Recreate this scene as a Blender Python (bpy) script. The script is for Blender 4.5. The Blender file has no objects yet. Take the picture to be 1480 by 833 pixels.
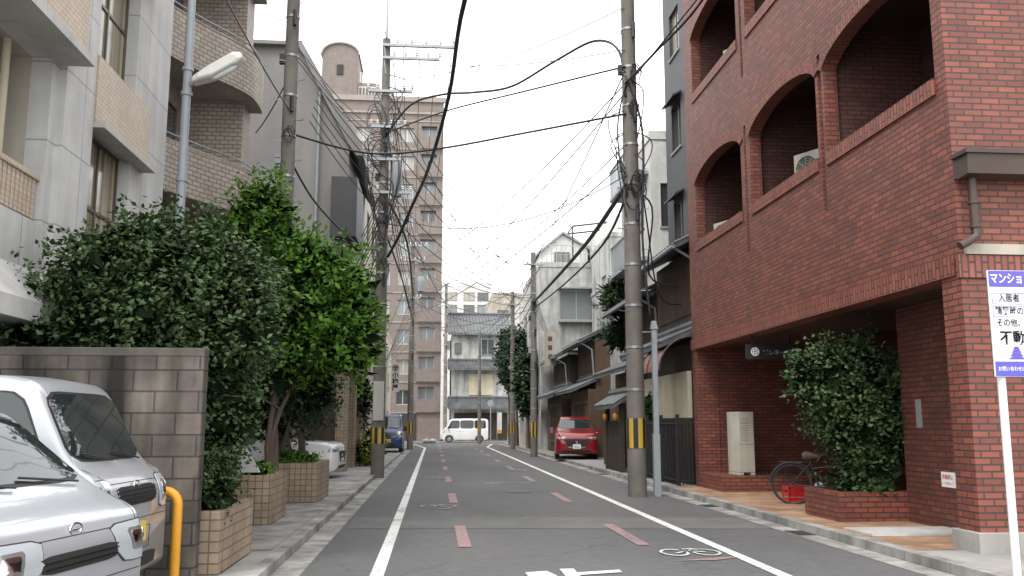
import bpy,bmesh,math,random
from mathutils import Vector,Matrix,noise
from mathutils.bvhtree import BVHTree
R=random.Random(3)
D=bpy.data; S=bpy.context.scene; COL=S.collection
OFF={}
V=Vector
# ---------------------------------------------------------------- materials
def nm(name):
    m=D.materials.new(name); m.use_nodes=True; nt=m.node_tree
    return m,nt,nt.nodes['Principled BSDF']
def N(nt,t,**k):
    n=nt.nodes.new('ShaderNode'+t)
    for a,b in k.items(): setattr(n,a,b)
    return n
def mth(nt,op,a,b=None):
    n=N(nt,'Math',operation=op)
    for i,v in enumerate((a,b)):
        if v is None: continue
        if isinstance(v,(int,float)): n.inputs[i].default_value=v
        else: nt.links.new(v,n.inputs[i])
    return n.outputs[0]
def mixc(nt,f,a,b,mode='MIX'):
    n=N(nt,'Mix',data_type='RGBA',blend_type=mode)
    for i,v in ((0,f),(6,a),(7,b)):
        if isinstance(v,(int,float)): n.inputs[i].default_value=v
        elif isinstance(v,tuple): n.inputs[i].default_value=(*v[:3],1)
        else: nt.links.new(v,n.inputs[i])
    return n.outputs[2]
def ramp(nt,s,a,b,c0=(0,0,0),c1=(1,1,1)):
    r=N(nt,'ValToRGB'); nt.links.new(s,r.inputs[0])
    r.color_ramp.elements[0].position=a; r.color_ramp.elements[1].position=b
    r.color_ramp.elements[0].color=(*c0,1); r.color_ramp.elements[1].color=(*c1,1)
    return r.outputs[0]
def posn(nt): return N(nt,'NewGeometry').outputs['Position']
def nz(nt,vec,scale,detail=3,rough=.6,st=None):
    if st:
        mp=N(nt,'Mapping'); mp.inputs['Scale'].default_value=st; nt.links.new(vec,mp.inputs[0]); vec=mp.outputs[0]
    n=N(nt,'TexNoise'); n.inputs['Scale'].default_value=scale; n.inputs['Detail'].default_value=detail; n.inputs['Roughness'].default_value=rough
    nt.links.new(vec,n.inputs['Vector']); return n.outputs['Fac']
def bump(nt,b,h,dist=.01,st=.5):
    n=N(nt,'Bump'); n.inputs['Strength'].default_value=st; n.inputs['Distance'].default_value=dist
    nt.links.new(h,n.inputs['Height']); nt.links.new(n.outputs[0],b.inputs['Normal'])
def dirt(nt,vec,col,var,streak=.5):
    f=nz(nt,vec,1.1,4,.7); lo=(1-var,)*3; hi=(1+var*.6,)*3
    c=mixc(nt,1.0,col,ramp(nt,f,.25,.75,lo,hi),'MULTIPLY')
    if streak: g=nz(nt,vec,1.0,3,.6,(2.2,2.2,.25)); c=mixc(nt,streak,c,ramp(nt,g,.35,.6,(1-var*1.2,)*3,(1,1,1)),'MULTIPLY')
    return c
def M(name,col,rough=.75,var=.2,metal=0,bmp=0,bs=40,streak=.6,spec=.5,coat=0):
    m,nt,b=nm(name); vec=posn(nt)
    if var: nt.links.new(dirt(nt,vec,tuple(col),var,streak),b.inputs['Base Color'])
    else: b.inputs['Base Color'].default_value=(*col,1)
    b.inputs['Roughness'].default_value=rough; b.inputs['Metallic'].default_value=metal
    b.inputs['Specular IOR Level'].default_value=spec
    if coat: b.inputs['Coat Weight'].default_value=coat; b.inputs['Coat Roughness'].default_value=.03
    if bmp: bump(nt,b,nz(nt,vec,bs,3),bmp)
    return m
def wcoord(nt):
    g=N(nt,'NewGeometry'); p=N(nt,'SeparateXYZ'); q=N(nt,'SeparateXYZ')
    nt.links.new(g.outputs['Position'],p.inputs[0]); nt.links.new(g.outputs['True Normal'],q.inputs[0])
    fx=mth(nt,'GREATER_THAN',mth(nt,'ABSOLUTE',q.outputs[0]),.6)
    fz=mth(nt,'GREATER_THAN',mth(nt,'ABSOLUTE',q.outputs[2]),.6)
    def mx(f,a,b):
        n=N(nt,'Mix',data_type='FLOAT'); nt.links.new(f,n.inputs[0]); nt.links.new(a,n.inputs[2]); nt.links.new(b,n.inputs[3]); return n.outputs[0]
    u=mx(fx,p.outputs[0],p.outputs[1]); v=mx(fz,p.outputs[2],p.outputs[1])
    c=N(nt,'CombineXYZ'); nt.links.new(u,c.inputs[0]); nt.links.new(v,c.inputs[1]); return c.outputs[0],g.outputs['Position']
def BR(name,c1,c2,mo,w=.22,h=.07,ms=.008,rough=.75,off=.5,var=.2,bd=.006,bias=0,swap=False,streak=.6):
    m,nt,b=nm(name); uv,pos=wcoord(nt)
    if swap:
        s=N(nt,'SeparateXYZ'); nt.links.new(uv,s.inputs[0]); c=N(nt,'CombineXYZ'); nt.links.new(s.outputs[0],c.inputs[1]); nt.links.new(s.outputs[1],c.inputs[0]); uv=c.outputs[0]
    t=N(nt,'TexBrick'); t.offset=off; t.inputs['Scale'].default_value=1
    t.inputs['Color1'].default_value=(*c1,1); t.inputs['Color2'].default_value=(*c2,1); t.inputs['Mortar'].default_value=(*mo,1)
    t.inputs['Brick Width'].default_value=w; t.inputs['Row Height'].default_value=h; t.inputs['Mortar Size'].default_value=ms; t.inputs['Mortar Smooth'].default_value=.2; t.inputs['Bias'].default_value=bias
    nt.links.new(uv,t.inputs['Vector'])
    nt.links.new(dirt(nt,pos,t.outputs['Color'],var,streak),b.inputs['Base Color']); b.inputs['Roughness'].default_value=rough
    inv=mth(nt,'SUBTRACT',1.0,t.outputs['Fac'])
    bump(nt,b,inv,bd,.7)
    return m
m_brick=BR('red brick',(.262,.072,.043),(.145,.040,.028),(.052,.034,.029),.225,.075,.011,.6,var=.18,bd=.009)
m_brickd=BR('shaded balcony brick',(.12,.042,.03),(.08,.029,.022),(.03,.022,.02),.225,.075,.010,.8,var=.2)  # red brick with the shade inside the balconies put into its colour
m_soldier=BR('soldier brick',(.29,.082,.05),(.19,.053,.036),(.05,.033,.028),.23,.08,.012,.6,swap=True,var=.12,bd=.01)
m_block=BR('split face block',(.18,.155,.13),(.115,.10,.085),(.065,.06,.055),.4,.2,.009,.95,var=.75,bd=.03,streak=1)
m_tan=BR('tan tile',(.54,.44,.34),(.47,.38,.29),(.33,.27,.22),.1,.06,.005,.5,off=.5,var=.12)
m_plt=BR('planter tile',(.42,.32,.22),(.34,.255,.175),(.17,.135,.11),.1,.1,.008,.5,off=0,var=.35)
m_pave=BR('orange paving tile',(.46,.28,.17),(.34,.20,.13),(.22,.17,.13),.3,.15,.008,.6,off=.5,var=.35)
m_tower=BR('brown tower tile',(.195,.155,.135),(.16,.128,.113),(.135,.112,.1),.3,.12,.01,.6,var=.12)
m_b2=BR('taupe tile',(.42,.37,.31),(.34,.29,.245),(.17,.145,.125),.2,.1,.012,.6,var=.15)
m_panel=BR('concrete panel',(.55,.55,.54),(.52,.52,.51),(.33,.33,.33),1.25,.95,.010,.7,off=0,var=.2,bd=.008,streak=.9)
m_granite=M('pale granite',(.48,.47,.45),.6,.25,bmp=.002)
m_conc=M('concrete',(.33,.32,.30),.9,.25,bmp=.004)
m_cop=M('weathered coping',(.12,.11,.095),.95,.6,bmp=.006)
m_pole=M('pole concrete',(.175,.16,.14),.85,.4,bmp=.002)
m_kerb=BR('kerb stone',(.32,.31,.29),(.285,.28,.265),(.19,.185,.175),.9,.9,.010,.85,off=0,var=.5)
m_side=M('pavement concrete',(.27,.26,.245),.9,.35,bmp=.004,streak=0)
m_grey=M('grey render',(.205,.2,.195),.8,.15)
m_dgrey=M('dark grey panel',(.045,.047,.052),.6,.2)
m_white=M('white render',(.62,.61,.58),.8,.25)
m_pale=M('pale grey render',(.44,.44,.42),.85,.38,streak=1)
m_beige=M('beige render',(.40,.365,.31),.85,.25)
m_cream=M('cream render',(.5,.45,.33),.85,.2)
m_wood=M('dark timber',(.04,.029,.022),.7,.3)
m_wood2=M('brown timber',(.10,.062,.04),.7,.35)
m_black=M('black rubber',(.015,.015,.016),.6,0)
m_cable=M('cable sheath',(.02,.02,.022),.5,0)
m_wire=M('thin wire',(.07,.08,.08),.5,0)
m_steel=M('galvanised steel',(.33,.35,.36),.45,.15,metal=.6)
m_gsteel=M('grey painted steel',(.27,.30,.32),.45,.2)
m_dark=M('dark recess',(.03,.028,.026),.8,.2)
m_brown=M('brown steel',(.06,.036,.026),.5,.2)
m_lamp=M('lamp glass',(.7,.75,.72),.25,0)
m_wp=M('white plastic',(.66,.65,.6),.5,.1)
m_acc=M('cream enamel',(.47,.45,.38),.5,.25)
m_yel=M('yellow paint',(.72,.33,.02),.45,.25)
m_lant=M('amber lantern paper',(.45,.2,.02),.5,.1)
m_sty=M('stripe yellow',(.5,.33,.04),.6,.3)
m_bark=M('bark',(.13,.10,.075),.9,.35,bmp=.01)
m_soil=M('soil',(.06,.045,.03),1,.3,bmp=.02)
m_red=M('red plastic',(.5,.02,.02),.4,0)
m_signw=M('sign white',(.78,.78,.78),.4,.05)
m_paper=M('old paper',(.46,.44,.40),.8,.2)
m_signb=M('sign blue',(.09,.08,.42),.4,0)
m_signk=M('sign black ink',(.012,.012,.018),.6,0,spec=.1)
m_frame=M('window frame bronze',(.09,.07,.055),.4,.1)
m_framew=M('window frame aluminium',(.42,.43,.43),.35,.1,metal=.4)
def glass(name,col,r=.06):
    m,nt,b=nm(name); b.inputs['Base Color'].default_value=(*col,1); b.inputs['Roughness'].default_value=r; b.inputs['Specular IOR Level'].default_value=.9
    vec=posn(nt); bump(nt,b,nz(nt,vec,1.3,2),.02,.25); return m
m_glass=glass('window glass',(.05,.058,.06)); m_glassc=glass('curtained window glass',(.26,.25,.21),.12); m_cglass=glass('car glass',(.018,.025,.026),.03)
m_cglass.node_tree.nodes['Principled BSDF'].inputs['Specular IOR Level'].default_value=.7
m_glassm=glass('milky window glass',(.16,.18,.18),.2)
def curtain():
    m,nt,b=nm('curtain behind glass'); vec=posn(nt); f=nz(nt,vec,1,2,.5,(9,9,.15)); nt.links.new(ramp(nt,f,.35,.65,(.16,.14,.095),(.42,.37,.27)),b.inputs['Base Color']); b.inputs['Roughness'].default_value=.12; return m
m_curt=curtain()
m_roof=M('kawara roof tile',(.11,.115,.12),.5,.4)
def asphalt():
    m,nt,b=nm('asphalt'); vec=posn(nt)
    big=nz(nt,vec,.35,4,.6,(1,.35,1)); fine=nz(nt,vec,90,2,.7); mid=nz(nt,vec,6,5,.75); spk=nz(nt,vec,35,2,.6)
    c=ramp(nt,big,.3,.7,(.080,.080,.082),(.112,.11,.11))
    c=mixc(nt,1.0,c,ramp(nt,fine,.3,.7,(.6,.6,.6),(1.4,1.4,1.4)),'MULTIPLY')
    c=mixc(nt,1.0,c,ramp(nt,mid,.3,.75,(.8,.8,.8),(1.18,1.17,1.15)),'MULTIPLY')
    c=mixc(nt,1.0,c,ramp(nt,spk,.66,.74,(1,1,1),(1.5,1.5,1.45)),'MULTIPLY')
    vo=N(nt,'TexVoronoi',feature='DISTANCE_TO_EDGE'); vo.inputs['Scale'].default_value=.3
    wp=N(nt,'VectorMath',operation='ADD'); nn=N(nt,'TexNoise'); nn.inputs['Scale'].default_value=1.5; nn.inputs['Detail'].default_value=5; nt.links.new(vec,nn.inputs['Vector']); nt.links.new(vec,wp.inputs[0]); nt.links.new(nn.outputs['Color'],wp.inputs[1]); nt.links.new(wp.outputs[0],vo.inputs['Vector'])
    c=mixc(nt,1.0,c,ramp(nt,vo.outputs['Distance'],.0,.008,(.68,.68,.68),(1,1,1)),'MULTIPLY')
    nt.links.new(c,b.inputs['Base Color']); b.inputs['Roughness'].default_value=.85; bump(nt,b,fine,.006,.6); return m
m_asph=asphalt()
m_patch2=M('worn light asphalt patch',(.122,.119,.113),.9,.3,bmp=.004,bs=90,streak=0)
def paint(name,col,wear=.42):
    m,nt,b=nm(name); vec=posn(nt)
    f=nz(nt,vec,14,5,.75); g=nz(nt,vec,1.2,3)
    k=mth(nt,'ADD',mth(nt,'MULTIPLY',f,.7),mth(nt,'MULTIPLY',g,.3))
    nt.links.new(mixc(nt,ramp(nt,k,wear-.04,wear+.05),(.10,.10,.10),col),b.inputs['Base Color']); b.inputs['Roughness'].default_value=.7; return m
m_lw=paint('road paint white',(.62,.62,.60),.42); m_lf=paint('faded road paint white',(.42,.42,.41),.49); m_lp=paint('road paint pink',(.27,.165,.16),.45)
def leafmat(name,c0,c1,tr=.3,r=.45,spec=.5):
    m,nt,b=nm(name); g=N(nt,'NewGeometry')
    rnd=g.outputs['Random Per Island']; cl=nz(nt,g.outputs['Position'],1.6,2)
    f=mth(nt,'ADD',mth(nt,'MULTIPLY',rnd,.55),mth(nt,'MULTIPLY',cl,.5))
    c=ramp(nt,f,.2,.85,c0,c1); nt.links.new(c,b.inputs['Base Color']); b.inputs['Roughness'].default_value=r; b.inputs['Specular IOR Level'].default_value=spec
    if tr:
        t=N(nt,'BsdfTranslucent'); nt.links.new(c,t.inputs[0]); mx=N(nt,'MixShader'); mx.inputs[0].default_value=tr
        nt.links.new(b.outputs[0],mx.inputs[1]); nt.links.new(t.outputs[0],mx.inputs[2]); nt.links.new(mx.outputs[0],nt.nodes['Material Output'].inputs[0])
    return m
m_leafd=leafmat('dark evergreen leaf',(.016,.034,.012),(.065,.11,.035),0,.6,.3)
m_leafb=leafmat('bright leaf',(.028,.085,.010),(.17,.34,.045),.32,.5,.3)
m_leafp=leafmat('pine needle',(.015,.036,.016),(.05,.09,.035),0,.6,.3)
m_leafy=leafmat('yellow green leaf',(.09,.12,.02),(.3,.3,.06),0)
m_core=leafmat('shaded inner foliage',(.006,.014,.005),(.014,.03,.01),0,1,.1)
def carpaint(name,col,metal=.0,r=.3):
    m,nt,b=nm(name); vec=posn(nt); nt.links.new(dirt(nt,vec,col,.06,.2),b.inputs['Base Color']); b.inputs['Metallic'].default_value=metal; b.inputs['Roughness'].default_value=r
    b.inputs['Coat Weight'].default_value=.7; b.inputs['Coat Roughness'].default_value=.05; return m
m_silver=carpaint('silver car paint',(.40,.415,.44),.35,.32); m_carw=carpaint('white car paint',(.7,.7,.7)); m_carr=carpaint('red car paint',(.24,.008,.012),.2); m_carb=carpaint('blue car paint',(.02,.05,.17),.2)
m_chrome=M('chrome',(.6,.6,.62),.15,0,metal=1); m_plate=M('yellow plate',(.62,.46,.06),.5,0); m_platew=M('white plate',(.7,.7,.68),.5,0)
m_lens=M('headlamp lens',(.42,.45,.47),.06,0,spec=1,coat=1); m_lensd=M('headlamp inner housing',(.16,.17,.18),.1,0,spec=1,coat=1)
m_alloy=M('wheel alloy',(.45,.45,.46),.3,0,metal=.7)
# ---------------------------------------------------------------- mesh builder
class MB:
    def __init__(s): s.v=[];s.f=[];s.m=[];s.marks=[(0,0)]
    def mark(s): s.marks.append((len(s.v),len(s.f))); return s
    def add(s,vs,fs,m=0):
        n=len(s.v); s.v+=[V(v) for v in vs]; s.f+=[tuple(i+n for i in f) for f in fs]; s.m+=[m]*len(fs); return s
    def box(s,x0,x1,y0,y1,z0,z1,m=0):
        x0,x1=sorted((x0,x1)); y0,y1=sorted((y0,y1)); z0,z1=sorted((z0,z1))
        return s.add([(x0,y0,z0),(x1,y0,z0),(x1,y1,z0),(x0,y1,z0),(x0,y0,z1),(x1,y0,z1),(x1,y1,z1),(x0,y1,z1)],[(0,3,2,1),(4,5,6,7),(0,1,5,4),(1,2,6,5),(2,3,7,6),(3,0,4,7)],m)
    def tube(s,pts,r,n=6,m=0,cap=True):
        pts=[V(p) for p in pts]; k=len(pts); rs=r if isinstance(r,(list,tuple)) else [r]*k
        vs=[];a=None
        for i,p in enumerate(pts):
            t=(pts[min(i+1,k-1)]-pts[max(i-1,0)])
            t=t.normalized() if t.length>1e-9 else V((0,0,1))
            if a is None: a=t.orthogonal().normalized()
            a=(a-t*a.dot(t)); a=a.normalized() if a.length>1e-6 else t.orthogonal().normalized()
            b=t.cross(a)
            for j in range(n):
                q=2*math.pi*j/n; vs.append(p+(a*math.cos(q)+b*math.sin(q))*rs[i])
        fs=[(i*n+j,i*n+(j+1)%n,(i+1)*n+(j+1)%n,(i+1)*n+j) for i in range(k-1) for j in range(n)]
        if cap: fs+=[tuple(range(n))[::-1],tuple((k-1)*n+j for j in range(n))]
        return s.add(vs,fs,m)
    def prism(s,poly,axis,a,b,m=0):
        def P(u,w,t): return {'x':(t,u,w),'y':(u,t,w),'z':(u,w,t)}[axis]
        n=len(poly); vs=[P(u,w,a) for u,w in poly]+[P(u,w,b) for u,w in poly]
        return s.add(vs,[tuple(range(n)),tuple(range(n,2*n))[::-1]]+[(i,(i+1)%n,(i+1)%n+n,i+n) for i in range(n)],m)
    def lathe(s,prof,c,axis='y',n=24,m=0):
        vs=[];c=V(c);k=len(prof)
        for r,h in prof:
            for j in range(n):
                q=2*math.pi*j/n; a,b=r*math.cos(q),r*math.sin(q)
                vs.append(c+V({'y':(a,h,b),'z':(a,b,h),'x':(h,a,b)}[axis]))
        return s.add(vs,[(i*n+j,i*n+(j+1)%n,(i+1)*n+(j+1)%n,(i+1)*n+j) for i in range(k-1) for j in range(n)],m)
    def ball(s,c,r,m=0,n=10,k=7):
        c=V(c); r=V(r) if not isinstance(r,(int,float)) else V((r,r,r)); vs=[]
        for i in range(k+1):
            t=math.pi*i/k
            for j in range(n):
                q=2*math.pi*j/n; vs.append(c+V((r.x*math.sin(t)*math.cos(q),r.y*math.sin(t)*math.sin(q),r.z*math.cos(t))))
        return s.add(vs,[(i*n+j,i*n+(j+1)%n,(i+1)*n+(j+1)%n,(i+1)*n+j) for i in range(k) for j in range(n)],m)
    def objs(s,name,mats,parent=None,**k):
        ms=s.marks+[(len(s.v),len(s.f))]; out=[]
        for (a,b),(c,d) in zip(ms,ms[1:]):
            if d<=b: continue
            q=MB(); q.v=s.v[a:c]; q.f=[tuple(i-a for i in f) for f in s.f[b:d]]; q.m=s.m[b:d]; out.append(q.obj(name,mats,parent,**k))
        return out
    def obj(s,name,mats,parent=None,local=False,smooth=False,fix=True,sharp=38,label=None,cat=None,group=None,kind=None,origin=None,bev=0):
        if parent is None:
            if origin is None:
                xs=[v.x for v in s.v];ys=[v.y for v in s.v];zs=[v.z for v in s.v]; origin=V(((min(xs)+max(xs))/2,(min(ys)+max(ys))/2,min(zs)))
            off=V(origin)
        else: off=V((0,0,0)) if local else OFF[parent.name]
        me=D.meshes.new(name); me.from_pydata([tuple(v-off) for v in s.v],[],s.f)
        for m in (mats if isinstance(mats,(list,tuple)) else [mats]): me.materials.append(m)
        me.polygons.foreach_set('material_index',s.m)
        if fix:
            bm=bmesh.new(); bm.from_mesh(me); bmesh.ops.remove_doubles(bm,verts=bm.verts,dist=1e-5); bmesh.ops.recalc_face_normals(bm,faces=bm.faces); bm.to_mesh(me); bm.free()
        if smooth:
            me.polygons.foreach_set('use_smooth',[True]*len(me.polygons)); me.set_sharp_from_angle(angle=math.radians(sharp))
        o=D.objects.new(name,me); COL.objects.link(o)
        if parent is None: o.location=off; OFF[o.name]=off
        else: o.parent=parent; OFF[o.name]=off
        if bev:
            b=o.modifiers.new('bevel','BEVEL'); b.width=bev; b.segments=2; b.limit_method='ANGLE'
        tag(o,label,cat,group,kind); return o
def tag(o,label=None,cat=None,group=None,kind=None):
    for k,v in (('label',label),('category',cat),('group',group),('kind',kind)):
        if v: o[k]=v
def thing(name,label,cat,loc,rot=0,group=None,kind=None):
    e=D.objects.new(name,None); COL.objects.link(e); e.location=loc; e.rotation_euler=(0,0,rot); e.empty_display_size=.2; OFF[e.name]=V(loc); tag(e,label,cat,group,kind); return e
def text(s,size,loc,rotz,mat,parent=None,name='lettering',ax='CENTER',sp=1.0,sx=1.0,bold=.008,**kw):
    cu=D.curves.new('t','FONT'); cu.body=s; cu.size=size; cu.align_x=ax; cu.align_y='CENTER'; cu.space_line=sp; cu.extrude=0; cu.offset=size*bold
    o=D.objects.new('t',cu); me=D.meshes.new_from_object(o); D.objects.remove(o)
    mat4=Matrix.Translation(V(loc)-(OFF[parent.name] if parent and not kw.get('local') else V((0,0,0))))@Matrix.Rotation(rotz,4,'Z')@Matrix.Rotation(math.pi/2,4,'X')@Matrix.Diagonal((sx,1,1,1))
    me.transform(mat4); me.materials.clear(); me.materials.append(mat)
    q=D.objects.new(name,me); COL.objects.link(q)
    if parent: q.parent=parent
    return q
# ---------------------------------------------------------------- facade helpers
def P(ax,p,u,z): return (p,u,z) if ax=='x' else (u,p,z)
def bx(mb,ax,p0,p1,u0,u1,z0,z1,m=0):
    return mb.box(p0,p1,u0,u1,z0,z1,m) if ax=='x' else mb.box(u0,u1,p0,p1,z0,z1,m)
def arc(c,r,spr,ap,t,e=0):
    x=math.cos(t); return (c+(r+e*.8)*x, spr+(ap-spr)*(max(0,1-x*x)**.6)+e*max(.35,math.sin(t)))
def wallholes(mb,ax,pos,sg,u0,u1,z0,z1,holes,dep=.15,m=0,arches=()):
    allh=[(h[0],h[1],h[2],h[3]) for h in holes]+[(a[0],a[1],a[2],a[4]) for a in arches]
    us=sorted({u0,u1,*[h[0] for h in allh],*[h[1] for h in allh]}); zs=sorted({z0,z1,*[h[2] for h in allh],*[h[3] for h in allh]})
    us=[u for u in us if u0<=u<=u1]; zs=[z for z in zs if z0<=z<=z1]
    for i in range(len(us)-1):
        for j in range(len(zs)-1):
            cu,cz=(us[i]+us[i+1])/2,(zs[j]+zs[j+1])/2
            if any(h[0]<cu<h[1] and h[2]<cz<h[3] for h in allh): continue
            mb.add([P(ax,pos,us[i],zs[j]),P(ax,pos,us[i+1],zs[j]),P(ax,pos,us[i+1],zs[j+1]),P(ax,pos,us[i],zs[j+1])],[(0,1,2,3)],m)
    q=pos-sg*dep
    def rev(pts):
        for a,b in zip(pts,pts[1:]): mb.add([P(ax,pos,*a),P(ax,pos,*b),P(ax,q,*b),P(ax,q,*a)],[(0,1,2,3)],m)
    for h in holes: rev([(h[0],h[2]),(h[1],h[2]),(h[1],h[3]),(h[0],h[3]),(h[0],h[2])])
    for a0,a1,sill,spr,ap in arches:
        c=(a0+a1)/2; r=(a1-a0)/2; n=24
        cv=[arc(c,r,spr,ap,math.pi*i/n) for i in range(n+1)]
        for p,q2 in zip(cv,cv[1:]): mb.add([P(ax,pos,*p),P(ax,pos,*q2),P(ax,pos,q2[0],ap),P(ax,pos,p[0],ap)],[(0,1,2,3)],m)
        rev([(a0,sill),(a1,sill)]+cv+[(a0,sill)])
def window(parent,ax,pos,sg,u0,u1,z0,z1,nx=2,nzz=1,fm=None,gm=None,fr=.045,name='window',label=None):
    mb=MB(); fm=fm or m_frame; gm=gm or m_glass; a,b=pos,pos+sg*.05
    bx(mb,ax,a,b,u0,u0+fr,z0,z1); bx(mb,ax,a,b,u1-fr,u1,z0,z1); bx(mb,ax,a,b,u0+fr,u1-fr,z0,z0+fr); bx(mb,ax,a,b,u0+fr,u1-fr,z1-fr,z1)
    for i in range(1,nx):
        u=u0+(u1-u0)*i/nx; bx(mb,ax,a,b-sg*.004,u-fr*.5,u+fr*.5,z0+fr,z1-fr)
    for i in range(1,nzz):
        z=z0+(z1-z0)*i/nzz; bx(mb,ax,a,b-sg*.008,u0+fr,u1-fr,z-fr*.5,z+fr*.5)
    g=pos+sg*.02; mb.add([P(ax,g,u0+fr,z0+fr),P(ax,g,u1-fr,z0+fr),P(ax,g,u1-fr,z1-fr),P(ax,g,u0+fr,z1-fr)],[(0,1,2,3)],1)
    return mb.obj(name,[fm,gm],parent,label=label)
def building(name,label,cat,x0,x1,y0,y1,z0,z1,wm,faces,par=.0,dep=.12,gms=None,nx=2,fm=None,rm=None,sills=True):
    root=thing(name,label,cat,((x0+x1)/2,(y0+y1)/2,z0)); mb=MB()
    F={'-x':('x',x0,-1,y0,y1),'+x':('x',x1,1,y0,y1),'-y':('y',y0,-1,x0,x1),'+y':('y',y1,1,x0,x1)}
    for k,(ax,pos,sg,u0,u1) in F.items():
        hs=faces.get(k,[]); wallholes(mb,ax,pos,sg,u0,u1,z0,z1,hs,dep)
    mb.box(x0,x1,y0,y1,z1,z1+.02,1)
    if par:
        for a in ((x0-.04,x1+.04,y0-.04,y0+.15),(x0-.04,x1+.04,y1-.15,y1+.04),(x0-.04,x0+.15,y0+.15,y1-.15),(x1-.15,x1+.04,y0+.15,y1-.15)): mb.box(*a,z1+.021,z1+par)
    mb.obj('wall',[wm,rm or m_conc],root)
    gms=gms or [m_glass,m_glassc,m_glassm]; sl=MB()
    for k,hs in faces.items():
        ax,pos,sg,_,_=F[k]
        for h in hs:
            window(root,ax,pos-sg*dep,sg,*h,nx=nx,gm=R.choice(gms),fm=fm)
            if sills: sl.mark(); bx(sl,ax,pos,pos+sg*.05,h[0]-.05,h[1]+.05,h[2]-.06,h[2]-.002)
    if sl.v: sl.objs('sill',[m_conc],root)
    return root
def ribroof(root,ys,ye,xe,ze,xr,zr,name='roof',xe2=None,ze2=None,th=.1):
    mb=MB(); dx,dz=xr-xe,zr-ze; L=math.hypot(dx,dz); sg=1 if dx>0 else -1
    poly=[(xe,ze-th),(xr,zr-th),(xr,zr),(xe,ze)]
    if xe2 is not None: poly=[(xe,ze-th),(xr,zr-th),(xe2,ze2-th),(xe2,ze2),(xr,zr),(xe,ze)]
    mb.prism(poly,'y',ys,ye)
    n=max(2,int((ye-ys)/.28))
    for i in range(n+1):
        y=ys+.04+(ye-ys-.08)*i/n; mb.tube([(xe-.03*sg,y,ze+.02),(xr,y,zr+.02)],.05,6)
    mb.tube([(xr,ys-.05,zr+.08),(xr,ye+.05,zr+.08)],.13,8)
    k=int(L/.3)
    for i in range(1,k):
        t=i/k; mb.box(xe+dx*t-.02,xe+dx*t+.02,ys,ye,ze+dz*t,ze+dz*t+.022)
    return mb.obj(name,[m_roof],root)
# ---------------------------------------------------------------- foliage
def foliage(name,blobs,n,leaf,mat,parent,clr=.2,k=14,noise_a=.35,core=.62,wd=.33):
    mb=MB(); rr=random.Random(n); mv=mb.v; mf=mb.f
    vol=[b[1][0]*b[1][1]*b[1][2] for b in blobs]; tot=sum(x**.67 for x in vol)
    def leafq(q,d,cd,sz):
        a=(cd*.5+V((rr.gauss(0,1),rr.gauss(0,1),rr.gauss(0,.7)-.2))).normalized(); up=(d*.6+V((0,0,.9))+V((rr.gauss(0,1),rr.gauss(0,1),rr.gauss(0,1)))*.45)
        b=a.cross(up)
        if b.length<1e-3: return
        b.normalize(); l=sz*rr.uniform(.7,1.25); w=l*wd; nn=a.cross(b)
        i=len(mv); mv.extend([q,q+a*l*.45+b*w+nn*l*.05,q+a*l-nn*l*.06,q+a*l*.45-b*w+nn*l*.05]); mf.append((i,i+1,i+2,i+3))
    for (c,r),vv in zip(blobs,vol):
        cl=int(n*(vv**.67)/tot/k); c=V(c)
        for _ in range(cl):
            d=V((rr.gauss(0,1),rr.gauss(0,1),rr.gauss(0,1))).normalized()
            f=(.5+.5*rr.random()**.5)*(1+noise_a*noise.noise(d*2.2+c)*1.6+.25*noise.noise(d*6+c))
            p=c+V((d.x*r[0],d.y*r[1],d.z*r[2]))*f
            cd=(d+V((rr.uniform(-.6,.6),rr.uniform(-.6,.6),rr.uniform(-.2,.8)))).normalized()
            for _ in range(k):
                t=rr.random(); leafq(p+cd*(t*clr*1.5-clr*.5)+V((rr.gauss(0,1),rr.gauss(0,1),rr.gauss(0,1)))*clr*.38,d,cd,leaf)
    mb.m=[0]*len(mf)
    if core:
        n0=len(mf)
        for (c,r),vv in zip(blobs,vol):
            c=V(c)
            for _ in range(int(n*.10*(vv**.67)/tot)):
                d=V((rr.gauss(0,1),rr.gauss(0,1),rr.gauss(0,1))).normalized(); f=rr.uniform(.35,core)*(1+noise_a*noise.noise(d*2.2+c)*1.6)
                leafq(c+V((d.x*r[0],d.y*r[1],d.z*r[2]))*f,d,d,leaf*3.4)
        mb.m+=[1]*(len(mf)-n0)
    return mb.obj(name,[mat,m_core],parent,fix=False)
def branches(parent,base,tips,r=.07,name='trunk',mat=None):
    mb=MB(); base=V(base); rr=random.Random(5)
    for t in tips:
        t=V(t); b0=base+V((rr.uniform(-.08,.08),rr.uniform(-.08,.08),0)); pts=[];n=6
        for i in range(n+1):
            s=i/n; p=b0.lerp(t,s); p.x+=(b0.x-t.x)*.35*math.sin(s*math.pi)+rr.uniform(-.03,.03); p.y+=rr.uniform(-.03,.03); pts.append(p)
        mb.tube(pts,[r*(1-.75*i/n) for i in range(n+1)],7)
        for j in range(3):
            s=pts[3+j%3]; e=s+V((rr.uniform(-.5,.5),rr.uniform(-.5,.5),rr.uniform(.1,.4))); mb.tube([s,s.lerp(e,.5)+V((0,0,.08)),e],[r*.35,r*.25,r*.1],5)
    return mb.obj(name,[mat or m_bark],parent,smooth=True,sharp=80)
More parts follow.
